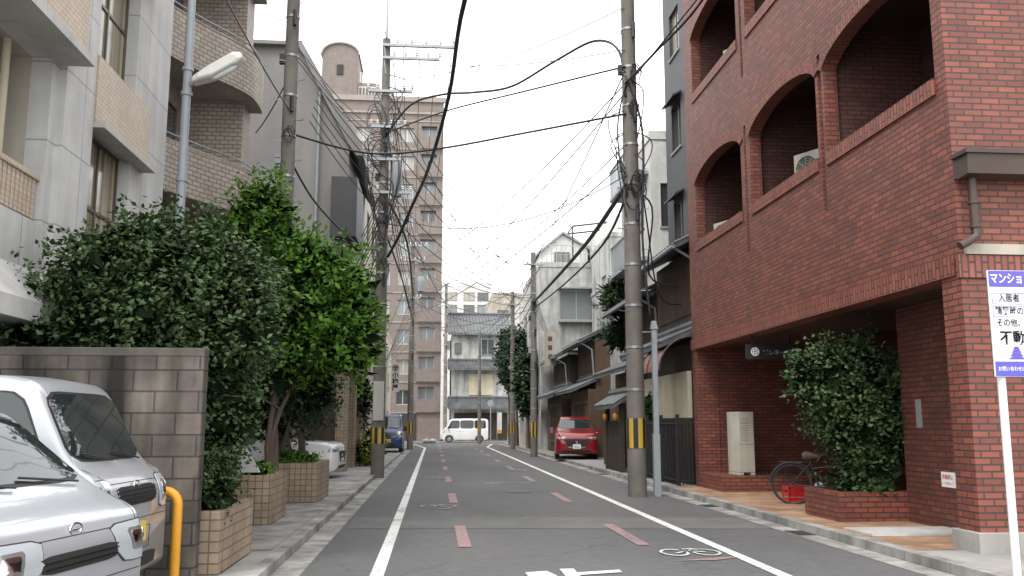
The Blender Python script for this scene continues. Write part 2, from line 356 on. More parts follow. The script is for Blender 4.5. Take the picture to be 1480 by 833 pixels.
# ================================================================ GROUND
mb=MB(); mb.add([(-300,-60,-.02),(300,-60,-.02),(300,500,-.02),(-300,500,-.02)],[(0,1,2,3)]); mb.obj('ground',[m_side],kind='structure',label='grey concrete ground surrounding the street')
mb=MB(); mb.add([(-1.62,-8,0),(5.22,-8,0),(5.22,70,0),(-1.62,70,0)],[(0,1,2,3)]); mb.add([(-90,70,0),(90,70,0),(90,78.5,0),(-90,78.5,0)],[(0,1,2,3)]); mb.obj('road',[m_asph],kind='structure',label='worn grey asphalt street meeting a cross street')
mb=MB(); mb.box(-1.76,-1.62,-8,69.5,-.02,.10).mark(); mb.box(5.22,5.38,-8,69.5,-.02,.11); mb.objs('kerb',[m_kerb],kind='structure',label='pale stone kerb along the street')
mb=MB(); mb.box(-60,-1.76,-8,69.5,-.02,.096).mark(); mb.box(5.38,60,-8,69.5,-.02,.096); mb.objs('pavement',[m_side],kind='structure',label='concrete pavement beside the street')
mb=MB(); mb.add([(-1.62,-8,.004),(-1.32,-8,.004),(-1.32,69,.004),(-1.62,69,.004)],[(0,1,2,3)]).mark(); mb.add([(4.92,-8,.004),(5.22,-8,.004),(5.22,69,.004),(4.92,69,.004)],[(0,1,2,3)]); mb.objs('gutter',[m_kerb],kind='structure',label='concrete gutter strip beside the kerb')
mb=MB(); mb.add([(5.38,10.0,.100),(9.6,10.0,.100),(9.6,20.3,.100),(5.38,20.3,.100)],[(0,1,2,3)]); mb.obj('paved_forecourt',[m_pave],kind='structure',label='orange tiled forecourt under the brick building')
mb=MB(); mb.add([(-3.4,10.6,.100),(-1.8,10.6,.100),(-1.8,27,.100),(-3.4,27,.100)],[(0,1,2,3)]); mb.obj('tiled_path',[m_kerb],kind='structure',label='narrow stone tiled path beside planters')
def sheet(polys,name,mat,z,label):
    mb=MB()
    for p in polys: mb.add([(x,y,z) for x,y in p],[tuple(range(len(p)))])
    return mb.obj(name,[mat],kind='structure',label=label,fix=False)
def rect(x0,x1,y0,y1): return [(x0,y0),(x1,y0),(x1,y1),(x0,y1)]
sheet([[(-1.25,13.6),(4.9,13.0),(4.9,14.6),(-1.25,15.2)]],'asphalt_patch',m_patch2,.004,'lighter worn asphalt repair strip across street')
sheet([rect(-.62,-.48,2,58),[(-.62,58),(-.48,58),(-1.3,68),(-1.44,68)]],'edge_line',m_lw,.008,'worn white edge line')
sheet([rect(3.43,3.57,2,60),[(3.43,60),(3.57,60),(4.4,68),(4.26,68)]],'edge_line',m_lw,.008,'worn white edge line')
for i in range(9):
    y=11.4+i*6.3
    for x in (.32,2.55): sheet([rect(x,x+.16,y,y+2.4)],'lane_dash',m_lp,.008,'faded pink painted dash')
sheet([rect(1.3,2.5,23.4,23.55)],'stop_line',m_lf,.0085,'short faded white transverse line')
def bikemark(cx,cy,s,mt):
    ps=[]
    def ring(x,y,r):
        for i in range(12):
            a,b=2*math.pi*i/12,2*math.pi*(i+1)/12
            ps.append([(x+r*math.cos(a)*.6,y+r*math.sin(a)),(x+(r-.06)*math.cos(a)*.6,y+(r-.06)*math.sin(a)),(x+(r-.06)*math.cos(b)*.6,y+(r-.06)*math.sin(b)),(x+r*math.cos(b)*.6,y+r*math.sin(b))])
    ring(cx-.2*s,cy,.3*s); ring(cx+.2*s,cy,.3*s)
    ps.append([(cx-.2*s,cy-.03),(cx+.1*s,cy+.25*s),(cx+.14*s,cy+.2*s),(cx-.16*s,cy-.06)]); ps.append([(cx-.1*s,cy+.2*s),(cx+.2*s,cy+.05),(cx+.2*s,cy-.02),(cx-.1*s,cy+.12*s)]); ps.append(rect(cx-.02*s,cx+.14*s,cy+.26*s,cy+.33*s))
    sheet(ps,'bicycle_mark',mt,.012,'white bicycle pictogram painted on asphalt')
    sheet([[(cx+.28*s,cy-.42*s),(cx+.5*s,cy-.42*s),(cx+.12*s,cy-.65*s),(cx-.4*s,cy-.65*s)]],'arrow_mark',m_lp,.008,'faded pink arrow painted on asphalt')
m_lb=paint('worn bicycle mark paint',(.5,.5,.49),.46)
bikemark(3.02,10.7,.95,m_lb); bikemark(.1,17.0,.9,m_lf); bikemark(.1,26,.9,m_lf); bikemark(2.7,30,.9,m_lf)
sheet([[(.94,9.42),(1.17,9.50),(1.24,9.2),(1.1,8.6),(.98,8.6)],rect(1.32,1.47,8.3,9.62),[(1.47,9.22),(1.93,9.36),(1.93,9.52),(1.47,9.38)]],'road_lettering',m_lw,.010,'large white painted road lettering')
mb=MB(); mb.lathe([(0,0),(.3,0),(.33,-.003)],(1.9,20.5,.012),'z',28); mb.obj('manhole_cover',[m_dgrey],label='round iron manhole cover set in asphalt',cat='manhole cover')
for y in (12.2,16.4,27):
    mb=MB(); mb.box(4.95,5.2,y,y+.5,.005,.012)
    for i in range(6): mb.box(4.97,5.18,y+.05+i*.07,y+.07+i*.07,.0125,.016)
    mb.obj('drain_grate',[m_dgrey],label='iron drain grate in the concrete gutter',cat='drain grate',group='drain grates')
# ================================================================ BRICK APARTMENT BUILDING
bb=thing('brick_apartment_building','red brick apartment building with arched balconies over a carport','building',(6,9.7,0))
YA,YB=9.7,20.6; mb=MB()
arch=[]; SF=(5.6,9.15,12.7)
for s in SF:
    for a,b in ((9.93,12.97),(13.27,16.3),(16.82,19.95)): arch.append((a,b,s,s+1.38,s+1.74))
slots=[(a,b,z+k*3.55,z2+k*3.55) for k in range(3) for a,b,z,z2 in ((13.06,13.18,4.75,7.3),(16.50,16.62,4.75,7.3))]
wallholes(mb,'x',6,-1,YA,YB,3.22,16,slots,.22,0,arch)
mb.box(6.19,6.21,13.02,13.22,4.7,15,1); mb.box(6.19,6.21,16.45,16.67,4.7,15,1)
mb.add([(6,YA,0),(13,YA,0),(13,YA,16),(6,YA,16)],[(0,1,2,3)])
mb.add([(6,YA,0),(6,YA+.4,0),(6,YA+.4,3.22),(6,YA,3.22)],[(0,1,2,3)]); mb.add([(6,YA+.4,0),(13,YA+.4,0),(13,YA+.4,3.22),(6,YA+.4,3.22)],[(0,1,2,3)])
mb.box(6,6.5,20.3,YB,0,3.22); mb.box(6.5,13,20.35,YB,0,16)
mb.obj('wall',[m_brick,m_dark],bb)
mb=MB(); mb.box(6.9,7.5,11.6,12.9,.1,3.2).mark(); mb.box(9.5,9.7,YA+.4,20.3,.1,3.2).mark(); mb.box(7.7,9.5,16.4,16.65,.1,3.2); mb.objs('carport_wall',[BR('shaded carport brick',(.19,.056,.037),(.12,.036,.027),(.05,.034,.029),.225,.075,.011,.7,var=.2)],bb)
mb=MB(); mb.box(6.02,13,YA+.02,YB-.02,3.205,3.235).mark()
for s in SF: mb.box(6.22,7.7,YA+.02,YB-.02,s-.35,s-.15).mark(); mb.box(6.22,7.7,YA+.02,YB-.02,s+2.15,s+2.3).mark()
mb.objs('balcony_floor',[m_brown],bb)
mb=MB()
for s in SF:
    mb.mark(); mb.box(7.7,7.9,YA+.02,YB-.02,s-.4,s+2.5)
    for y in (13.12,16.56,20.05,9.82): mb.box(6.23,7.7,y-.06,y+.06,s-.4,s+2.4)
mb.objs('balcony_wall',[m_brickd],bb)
mb=MB()
for a0,a1,sill,spr,ap in arch:
    c=(a0+a1)/2; r=(a1-a0)/2;n=40; mb.mark()
    for i in range(n):
        q0,q1=math.pi*(i+.05)/n,math.pi*(i+.95)/n
        mb.prism([arc(c,r,spr,ap,q0),arc(c,r,spr,ap,q1),arc(c,r,spr,ap,q1,.2),arc(c,r,spr,ap,q0,.2)],'x',5.975,6.02)
mb.objs('soldier_arch',[m_soldier],bb)
mb=MB(); mb.box(5.97,6.3,YA+.1,YB,3.2,3.44).mark(); mb.box(5.965,13,YA-.03,YA+.02,3.16,3.42).mark()
for a in arch: mb.box(5.97,6.21,a[0],a[1],a[2]-.16,a[2]+.05).mark()
mb.objs('soldier_course',[m_soldier],bb)
mb=MB(); mb.box(6.06,13,YA-.05,YA-.001,3.43,3.55); mb.obj('string_course',[m_beige],bb)
mb=MB(); mb.box(5.96,13,YA-.04,YA+.5,0,.32); mb.obj('plinth',[m_conc],bb,bev=.01)
mb=MB(); mb.prism([(YA-.3,4.55),(YA-.001,4.55),(YA-.001,4.32),(YA-.1,4.3),(YA-.28,4.32)],'x',6.0,13); mb.box(5.97,13,YA-.33,YA-.002,4.551,4.6); mb.obj('gutter_box',[m_brown],bb)
mb=MB(); mb.tube([(6.14,YA-.12,4.3),(6.14,YA-.12,3.75),(6.14,YA-.12,3.62),(6.02,YA-.14,3.55),(5.93,YA-.14,3.5)],.05,10); mb.tube([(6.14,YA-.12,4.0),(6.14,YA-.12,4.03)],.065,10);mb.tube([(6.14,YA-.12,3.72),(6.14,YA-.12,3.75)],.065,10); mb.obj('downpipe',[m_brown],bb,smooth=True)
for s in (5.6,9.15):
    for a,b in ((10.5,12.6),(13.7,15.8),(17.2,19.4)): window(bb,'x',7.7,-1,a,b,s-.1,s+1.75,nx=2,gm=m_glass,name='balcony_window')
for a,b,c in ((17.3,18.1,'glass_door'),(12.95,14.3,'glass_door')): window(bb,'x',9.5,-1,a,b,.12,2.3,nx=2,gm=m_glass,fm=m_frame,name=c)
mb=MB(); mb.box(5.5,6.9,11.2,12.0,.104,.13); mb.obj('paving_slab',[m_granite],label='pale stone slab set in the tiled forecourt',cat='paving slab')
def acunit(loc,rot,w=.8,h=1.3,d=.32,label='cream air conditioner outdoor unit',fans=(.53,)):
    r=thing('air_conditioner',label,'air conditioner',loc,rot,group='outdoor air conditioner units')
    mb=MB(); mb.box(-w/2,w/2,-d/2,d/2,.06,h); mb.box(-w/2,-w/2+.1,-d/2-.004,d/2,0,.058); mb.box(w/2-.1,w/2,-d/2,d/2,0,.058); mb.obj('casing',[m_acc],r,local=True,bev=.012)
    mb=MB()
    for i in range(14): mb.box(w/2+.001,w/2+.006,-d/2+.05,d/2-.05,h*.35+i*h*.04,h*.35+i*h*.04+.012)
    if not fans:
        for i in range(10): mb.box(-w/2+.05,w/2-.12,-d/2-.004,-d/2-.001,h*.55+i*.05,h*.55+.007+i*.05)
        mb.box(-w/2+.0,w/2,-d/2-.003,-d/2-.001,h*.48,h*.485)
    mb.obj('vent_slots',[m_dgrey],r,local=True)
    for f in fans:
        fz=h*f; mb=MB(); R0=min(w*.36,h*.42); cx=-w*.08
        mb.lathe([(0,-.002),(R0*.98,-.002)],(cx,-d/2-.003,fz),'y',20,0)
        for q in range(5):
            rr=R0*(q+1)/5; mb.lathe([(rr-.006,0),(rr,-.008),(rr+.006,0)],(cx,-d/2-.006,fz),'y',20,1)
        for q in range(8):
            a=math.pi*q/4; mb.tube([(cx,-d/2-.012,fz),(cx+R0*math.cos(a),-d/2-.012,fz+R0*math.sin(a))],.004,4,1)
        mb.obj('fan_grille',[m_dgrey,m_acc],r,local=True)
    return r
acunit((6.62,19.25,.42),.12,.36,1.34,.55,label='tall narrow cream air conditioner outdoor unit on a low brick ledge',fans=())
acunit((6.75,15.15,5.68),-1.1,.66,.66,.28,label='cream air conditioner unit on the brick balcony')
acunit((6.4,19.0,5.34),-1.2,.6,.58,.26,label='cream air conditioner unit on the brick balcony')
acunit((6.6,18.4,8.95),-1.1,.65,.8,.28,label='cream air conditioner unit on the upper brick balcony')
mb=MB(); mb.box(6.0,7.9,18.7,20.29,.1,.42); mb.obj('brick_ledge',[m_brick],label='low red brick ledge beside the carport pier',cat='low wall')
hs=thing('hanging_sign','dark hanging sign with pale lettering under the overhang','sign',(6.5,16.9,2.7))
mb=MB(); mb.box(5.98,7.0,16.87,16.93,2.74,3.02); mb.obj('board',[m_black],hs); mb=MB(); mb.box(6.1,6.13,16.89,16.91,3.02,3.2); mb.box(6.85,6.88,16.89,16.91,3.02,3.2); mb.obj('bracket',[m_black],hs)
text('ピレネー通り',.115,(6.64,16.866,2.86),0,m_paper,hs)
mb=MB(); mb.lathe([(.06,0),(.085,0)],(6.15,16.866,2.88),'y',16)
for i in range(5): q=2*math.pi*i/5; mb.lathe([(0,0),(.022,0)],(6.15+.035*math.cos(q),16.865,2.88+.035*math.sin(q)),'y',8)
mb.obj('emblem',[m_signw],hs)
mb=MB(); mb.box(6.893,6.899,12.35,12.5,1.45,1.85); mb.obj('intercom_panel',[m_framew],label='small metal intercom panel on brick pier',cat='intercom')
ns=thing('notice_sign','small white notice with red lettering on the pier','notice',(6.89,11.8,.6)); mb=MB(); mb.box(6.885,6.899,11.62,11.94,.66,.86); mb.obj('board',[m_signw],ns); text('駐輪禁止',.066,(6.883,11.78,.79),-math.pi/2,m_red,ns); text('ここに置かないで',.034,(6.883,11.78,.71),-math.pi/2,m_red,ns)
pl=thing('brick_planter','low red brick planter with a leafy shrub bed','planter',(6.4,13.4,.1))
mb=MB()
for a in ((5.85,7.1,12.9,13.02),(5.85,7.1,13.98,14.1),(5.85,5.97,13.02,13.98),(6.98,7.1,13.02,13.98)): mb.box(*a,.1,.52)
mb.obj('wall',[m_brick],pl); mb=MB(); mb.box(5.97,6.98,13.02,13.98,.1,.46); mb.obj('soil',[m_soil],pl)
sh=thing('shrub','dense dark green shrub growing in a brick planter','shrub',(6.5,13.5,.46))
branches(sh,(6.5,13.5,.46),[(6.2,13.4,1.8),(6.8,13.6,1.9),(6.4,13.4,2.3),(6.5,13.7,2.0)],.045)
foliage('crown',[((6.45,13.5,2.15),(.82,.7,.74)),((5.9,13.4,2.2),(.48,.5,.42)),((6.85,13.5,1.75),(.62,.6,.8)),((6.35,13.4,1.55),(.6,.55,.5)),((6.65,13.5,1.1),(.5,.5,.5)),((6.5,13.5,.62),(.48,.5,.15))],17000,.078,m_leafd,sh,.13,14,.34,.7)
# ================================================================ ESTATE SIGN
E=.03
sg=thing('estate_sign','white and blue estate agent signboard on a white post','sign',(5.19+E,7.9,.0))
mb=MB(); mb.tube([(5.19+E,7.93,0),(5.19+E,7.93,2.92)],.036,10); mb.obj('post',[m_signw],sg,smooth=True)
mb=MB(); mb.box(5.1+E,5.85+E,7.87,7.89,1.93,2.92); mb.obj('board',[m_signw],sg)
mb=MB(); mb.box(5.104+E,5.846+E,7.866,7.8695,2.765,2.916).mark(); mb.box(5.104+E,5.846+E,7.866,7.8695,1.934,2.07); mb.objs('colour_band',[m_signb],sg)
text('マンション',.108,(5.112+E,7.864,2.838),0,m_signw,sg,ax='LEFT',sx=.76,bold=.02)
for s,z,w,x in (('入居者',2.655,.6,5.18),('精算時の',2.535,.6,5.14)):
    mb=MB(); a,b,c,d=5.122+E,5.122+E+w,z-.052,z+.052
    for q in ((a,b,c,c+.004),(a,b,d-.004,d),(a,a+.004,c+.004,d-.004),(b-.004,b,c+.004,d-.004)): mb.box(q[0],q[1],7.866,7.8695,q[2],q[3])
    mb.obj('text_frame',[m_signb],sg); text(s,.082,(x+E,7.864,z),0,m_signk,sg,ax='LEFT',sx=.86,bold=.012)
text('その他、',.08,(5.145+E,7.864,2.425),0,m_signk,sg,ax='LEFT',sx=.86,bold=.012); text('不動',.14,(5.165+E,7.864,2.28),0,m_signk,sg,ax='LEFT',sx=.9,bold=.02)
mb=MB()
for i,(w,z) in enumerate(((.17,2.09),(.135,2.12),(.10,2.15),(.065,2.18))): mb.prism([(5.32+E-w/2,z),(5.32+E+w/2,z),(5.32+E+w/4,z+.028),(5.32+E-w/4,z+.028)],'y',7.8655,7.8690)
mb.obj('pagoda_emblem',[m_signb],sg); text('お問い合わせは',.046,(5.125+E,7.864,2.0),0,m_signw,sg,ax='LEFT',sx=.84,bold=.01)
# ================================================================ LEFT: WALL, PLANTERS
wl=thing('block_wall','weathered brown concrete block wall with flat coping','wall',(-6,8.8,0))
mb=MB(); mb.box(-9,-2.17,8.7,8.88,.09,2.13); mb.obj('wall',[m_block],wl); mb=MB(); mb.box(-9,-2.165,8.695,8.885,2.13,2.21); mb.obj('coping',[m_cop],wl,bev=.008)
def planter(x0,x1,y0,y1,h,label):
    r=thing('tiled_planter',label,'planter',((x0+x1)/2,(y0+y1)/2,.1),group='tiled planters along the path')
    mb=MB(); t=.12
    for a in ((x0,x1,y0,y0+t),(x0,x1,y1-t,y1),(x0,x0+t,y0+t,y1-t),(x1-t,x1,y0+t,y1-t)): mb.box(*a,.1,h)
    mb.obj('wall',[m_plt],r,bev=.006); mb=MB(); mb.box(x0+t,x1-t,y0+t,y1-t,.1,h-.08); mb.obj('soil',[m_soil],r); return r
planter(-2.75,-2.0,8.95,10.5,.68,'brown tiled planter with low shrubs'); planter(-3.1,-2.28,13.2,14.6,.78,'brown tiled planter with small plants'); planter(-3.3,-2.08,16.9,18.6,.80,'brown tiled planter under a leafy tree')
g1=thing('ground_plants','low green plants spilling over planter','plant',(-2.3,9.6,.6)); foliage('leaves',[((-2.35,9.8,.8),(.3,.6,.25)),((-2.12,9.3,.9),(.14,.25,.35))],3000,.045,m_leafd,g1,.08,14,.35,.6)
g2=thing('ground_plants','low light green plants in tiled planter','plant',(-2.7,14,.75)); foliage('leaves',[((-2.7,13.8,.80),(.32,.5,.13))],1200,.05,m_leafb,g2,.07,12,.3,.6)
g3=thing('ground_plants','low light green plants in tiled planter','plant',(-2.7,17.6,.75)); foliage('leaves',[((-2.7,17.6,.82),(.5,.6,.13))],1400,.06,m_leafb,g3,.08,12,.3,.6)
mb=MB(); mb.prism([(-2.85,.85),(-2.35,.85),(-2.68,1.4),(-2.88,1.4)],'y',12.7,12.76); mb.obj('stone_slab',[m_granite],label='leaning grey stone slab among planters',cat='stone')
mb=MB(); X0,X1,YB_,Z1=-2.26,-3.0,8.42,.91; ra=.12
pts=[(X0,YB_,.05),(X0,YB_,Z1-ra)]+[(X0-ra+ra*math.cos(t),YB_,Z1-ra+ra*math.sin(t)) for t in [i*math.pi/12 for i in range(1,7)]]+[(X1+ra-ra*math.sin(t),YB_,Z1-ra+ra*math.cos(t)) for t in [i*math.pi/12 for i in range(0,6)]]+[(X1,YB_,Z1-ra),(X1,YB_,.05)]
mb.tube(pts,.042,14); mb.obj('hoop_barrier',[m_yel],label='yellow painted steel hoop barrier',cat='barrier',smooth=True,sharp=60)
ta=thing('evergreen_shrub','large dense dark evergreen shrub above the block wall','shrub',(-2.9,10.1,.1))
branches(ta,(-2.9,10.1,.5),[(-3.4,10.1,2.6),(-2.5,10.1,2.9),(-2.8,10,3.2),(-2.3,10.1,1.9),(-3.6,10.2,3)],.06)
foliage('crown',[((-3.1,10.1,2.75),(1.1,.9,.98)),((-3.85,10.05,2.5),(.75,.8,.75)),((-2.38,10.15,2.7),(.62,.8,.8)),((-2.65,10.05,3.12),(.75,.7,.55)),((-2.38,10.3,1.75),(.36,.6,.8)),((-3.3,10.05,3.3),(.7,.6,.42))],33000,.068,m_leafd,ta,.14,13,.36,.78)
tb=thing('leafy_tree','bright green leafy tree over tiled planters','tree',(-2.7,15.6,.4))
branches(tb,(-2.75,16.0,.6),[(-3.0,15.6,4.4),(-2.2,15.6,3.6),(-1.9,15.7,2.9),(-2.5,15.9,3.4)],.06)
foliage('crown',[((-2.95,15.6,4.2),(.8,.9,.9)),((-3.0,15.5,5.0),(.48,.6,.7)),((-2.2,15.6,3.65),(1.0,1.0,.85)),((-1.7,15.6,3.0),(.72,.9,.62)),((-2.2,15.6,4.15),(.6,.7,.5)),((-1.5,15.5,3.4),(.48,.6,.42)),((-2.4,15.7,2.7),(.6,.7,.45))],21000,.12,m_leafb,tb,.19,12,.48,.72,.27)
tc=thing('leafy_tree','dark shaded shrub beneath the bright tree','tree',(-3,17.8,.8)); branches(tc,(-2.8,17.8,.8),[(-3.1,17.8,2.3),(-2.5,17.8,2.2)],.05); foliage('crown',[((-3.1,18,2.0),(.95,.9,.8)),((-2.5,17.9,2.2),(.65,.7,.55))],6000,.09,m_leafd,tc,.14)
te=thing('leafy_tree','dark green shrub between the tiled planters','tree',(-3,12.6,.1)); branches(te,(-3.1,12.4,.1),[(-3.2,12.5,1.8),(-2.9,12.6,2.2)],.05); foliage('crown',[((-3.2,12.6,2.0),(.6,.7,1.1)),((-2.8,12.4,2.1),(.4,.6,.8))],6000,.07,m_leafd,te,.13)
# ================================================================ LEFT BUILDING 1
b1=thing('concrete_apartment_building','pale concrete apartment building with tan tile panels and recessed windows','building',(-4.5,11,0))
H=[(11.75,13.25,z,z+1.95) for z in (3.4,6.3,9.2)]; H2=[(8.0,10.45,z,z+2.0) for z in (3.75,6.95,9.9)]
mb=MB(); wallholes(mb,'x',-4.5,1,7.2,14.85,.1,14,H+H2,.24)
mb.add([(-4.5,14.85,0),(-12,14.85,0),(-12,14.85,14),(-4.5,14.85,14)],[(0,1,2,3)]); mb.add([(-4.5,7.2,0),(-12,7.2,0),(-12,7.2,14),(-4.5,7.2,14)],[(0,1,2,3)]); mb.box(-12,-4.5,7.2,14.85,14,14.2)
mb.box(-4.5,-4.42,10.66,11.55,.1,13.9)
mb.obj('wall',[m_panel],b1)
mb=MB()
for z0,z1 in ((5.38,6.26),(8.28,9.16),(11.2,12)): mb.mark(); mb.box(-4.5,-4.40,11.56,13.7,z0,z1)
for z0,z1 in ((5.85,6.9),(9.0,9.85)): mb.mark(); mb.box(-4.5,-4.2,7.4,10.64,z0,z1)
mb.objs('tile_spandrel',[m_tan],b1)
mb=MB(); mb.prism([(-4.5,3.2),(-3.95,2.7),(-3.95,2.5),(-4.5,2.5)],'y',7.2,10.6)
for z in (5.78,8.93): mb.mark(); mb.box(-4.5,-4.1,7.3,10.65,z-.05,z+.06)
for z in (5.31,8.21): mb.mark(); mb.box(-4.5,-4.28,11.56,13.72,z-.03,z+.06)
mb.objs('ledge',[m_granite],b1)
for h in H: window(b1,'x',-4.72,1,*h,nx=2,nzz=2,gm=m_curt,name='window')
mb=MB()
for h in H2: mb.mark(); mb.box(-5.9,-5.8,h[0]-.3,h[1]+.3,h[2]-.1,h[3]+.1); mb.box(-5.8,-4.74,h[0]-.1,h[0],h[2],h[3]); mb.box(-5.8,-4.74,h[1],h[1]+.1,h[2],h[3]); mb.box(-5.8,-4.74,h[0],h[1],h[3],h[3]+.1); mb.box(-5.8,-4.74,h[0],h[1],h[2]-.1,h[2])
mb.objs('balcony_recess',[m_beige],b1)
mb=MB()
for i in range(24): mb.box(-4.6,-4.56,8.02+i*.1,8.08+i*.1,3.8,4.25)
mb.box(-4.62,-4.54,8.0,10.45,4.25,4.31); mb.obj('balcony_railing',[m_tan],b1)
mb=MB(); mb.tube([(-4.8,9.95,3.75),(-4.8,9.95,5.75)],.05,10); mb.obj('downpipe',[m_cream],b1,smooth=True)
for h in H2[:2]: window(b1,'x',-5.8,1,8.2,9.7,h[2],h[3]-.1,gm=m_glassc,name='balcony_window')
# ================================================================ LEFT BUILDING 2 curved balconies
b2=thing('balcony_apartment_building','taupe tiled apartment building with curved balconies','building',(-6,18,0))
mb=MB(); mb.box(-14,-5.9,15,21.7,0,15.5); mb.box(-5.9,-4.6,20.9,21.7,.1,15.5)
mb.box(-5.9,-5.35,15.3,15.7,.1,15); mb.box(-5.9,-5.5,17.7,18.0,.1,15)
mb.obj('wall',[m_b2],b2)
def sm3(pts,n=6):
    o=[]; c=[V(p) for p in pts]
    for i in range(len(c)-1):
        p0,p1,p2,p3=[c[max(0,min(len(c)-1,j))] for j in (i-1,i,i+1,i+2)]
        for k in range(n):
            t=k/n; o.append(.5*((2*p1)+(p2-p0)*t+(2*p0-5*p1+4*p2-p3)*t*t+(3*p1-p0-3*p2+p3)*t**3))
    o.append(c[-1]); return o
cs=sm3([(x,y,0) for x,y in [(-5.15,15.6),(-4.95,16.0),(-5.1,16.7),(-5.5,17.3),(-5.62,17.7),(-5.5,18.3),(-5.05,19.2),(-4.62,19.9),(-4.35,20.5),(-4.28,21.1),(-4.3,21.7)]],4)
for zf in (3.35,6.2,9.05,11.9):
    mb=MB()
    for a,b in zip(cs,cs[1:]):
        for o0,z0,z1 in ((.0,zf,zf+1.1),(.14,zf+.02,zf+1.1)): mb.add([(a.x-o0,a.y,z0),(b.x-o0,b.y,z0),(b.x-o0,b.y,z1),(a.x-o0,a.y,z1)],[(0,1,2,3)],0)
        mb.add([(a.x+.01,a.y,zf+1.1),(b.x+.01,b.y,zf+1.1),(b.x-.16,b.y,zf+1.1),(a.x-.16,a.y,zf+1.1)],[(0,1,2,3)],1)
        mb.add([(a.x+.01,a.y,zf+1.1),(b.x+.01,b.y,zf+1.1),(b.x+.01,b.y,zf+1.07),(a.x+.01,a.y,zf+1.07)],[(0,1,2,3)],1)
        mb.add([(a.x,a.y,zf),(b.x,b.y,zf),(-6,b.y,zf),(-6,a.y,zf)],[(0,1,2,3)],1)
    mb.obj('balcony',[m_b2,m_beige],b2,fix=False)
    window(b2,'x',-5.9,1,18.3,20.0,zf+.3,zf+2.3,nx=2,gm=m_glass,name='balcony_window'); window(b2,'x',-5.9,1,16,17.5,zf+.3,zf+2.3,nx=2,gm=m_glassc,name='balcony_window')
    mb=MB(); mb.tube([(p.x-.06,p.y,zf+1.24) for p in cs],.02,5); mb.obj('handrail',[m_gsteel],b2)
# ================================================================ LEFT BUILDING 3 grey with sloping roof
b3=thing('grey_building','grey rendered building with steep sloping roof edge','building',(-4.5,27.5,0))
mb=MB(); mb.prism([(-12,3.2),(-3.2,3.2),(-3.2,6.6),(-2.75,6.6),(-2.75,10.1),(-4.4,13.3),(-12,13.3)],'y',27.5,34)
mb.box(-12,-4.6,27.6,34,.1,3.2,1); mb.obj('wall',[m_grey,m_beige],b3)
mb=MB(); mb.prism([(-12,13.305),(-4.42,13.305),(-3.4,11.3),(-2.75,10.1),(-2.5,9.75),(-2.3,9.75),(-2.35,10.1),(-3.2,11.5),(-4.3,13.42),(-12,13.42)],'y',27.3,34.05); mb.obj('roof',[m_grey],b3)
mb=MB(); mb.box(-3.2,-2.42,26.9,29.3,7.1,8.95); mb.obj('oriel',[m_dgrey],b3)
mb=MB()
for y in (27.7,30.4,33.2): mb.mark(); mb.box(-2.95,-2.6,y,y+.4,.1,3.2)
mb.objs('column',[m_plt],b3)
mb=MB(); mb.box(-12,-2.6,27.5,34,3.2,3.5); mb.obj('beam',[m_beige],b3)
mb=MB(); mb.box(-4.7,-3.2,27.4,27.499,3.5,6.5); mb.obj('cladding',[m_beige],b3)
window(b3,'y',27.36,-1,-4.4,-3.5,4.2,5.5,gm=m_glassm); window(b3,'x',-3.2,1,30,32,4,5.4)
mb=MB(); mb.tube([(-3.7,27.42,11.8),(-3.7,27.42,3.5)],.04,8); mb.obj('downpipe',[m_gsteel],b3,smooth=True)
mb=MB(); mb.box(-7,-3.0,21.9,27.2,2.7,2.85)
for x,y in ((-7,22),(-3.2,22),(-3.2,27.0)): mb.box(x,x+.15,y,y+.15,.1,2.7)
mb.obj('carport',[m_brown],label='low brown carport roof beside the planters',cat='carport')
building('beige_building','beige rendered four storey building by the street','building',-12,-3.0,34.5,50,0,11.5,m_beige,{'-y':[(-5.5,-4.2,z,z+1.3) for z in (4,6.8,9.4)],'+x':[(y,y+1.6,z,z+1.4) for z in (3.9,6.6,9.3) for y in (35.5,38.5,41.5,44.5,47.5)]},par=.5)
building('low_white_house','low pale house behind the utility pole','house',-9,-3.1,50.5,60,0,6.2,m_pale,{'+x':[(y,y+1.4,z,z+1.2) for z in (1.2,3.9) for y in (51.5,54.5,57.5)]},par=.2)
building('low_beige_house','low beige shop house near the junction','house',-9,-3.3,60.5,69,0,7.5,m_cream,{'+x':[(y,y+1.4,z,z+1.2) for z in (1.2,3.9) for y in (61.5,64.5)]},par=.2)
mb=MB(); mb.box(-2.75,-2.6,35,45.5,.1,1.75); mb.box(-2.78,-2.57,34.98,45.5,1.75,1.82); mb.obj('garden_wall',[m_beige],label='beige rendered garden wall with coping',cat='wall')
hd=thing('hedge_bush','yellow green bush against garden wall','bush',(-2.2,32,.1)); foliage('leaves',[((-2.2,31.5,.6),(.35,.6,.5)),((-2.25,33,.7),(.35,.8,.6)),((-2.3,36,.7),(.3,1.2,.55))],3000,.11,m_leafy,hd,.14)
hd2=thing('climbing_bush','green climbing bush on building edge','bush',(-3.1,34,.1)); foliage('leaves',[((-2.9,33.0,4.6),(.5,1,1.3)),((-2.8,33.5,2.4),(.4,.8,1.0))],3500,.14,m_leafp,hd2,.2)
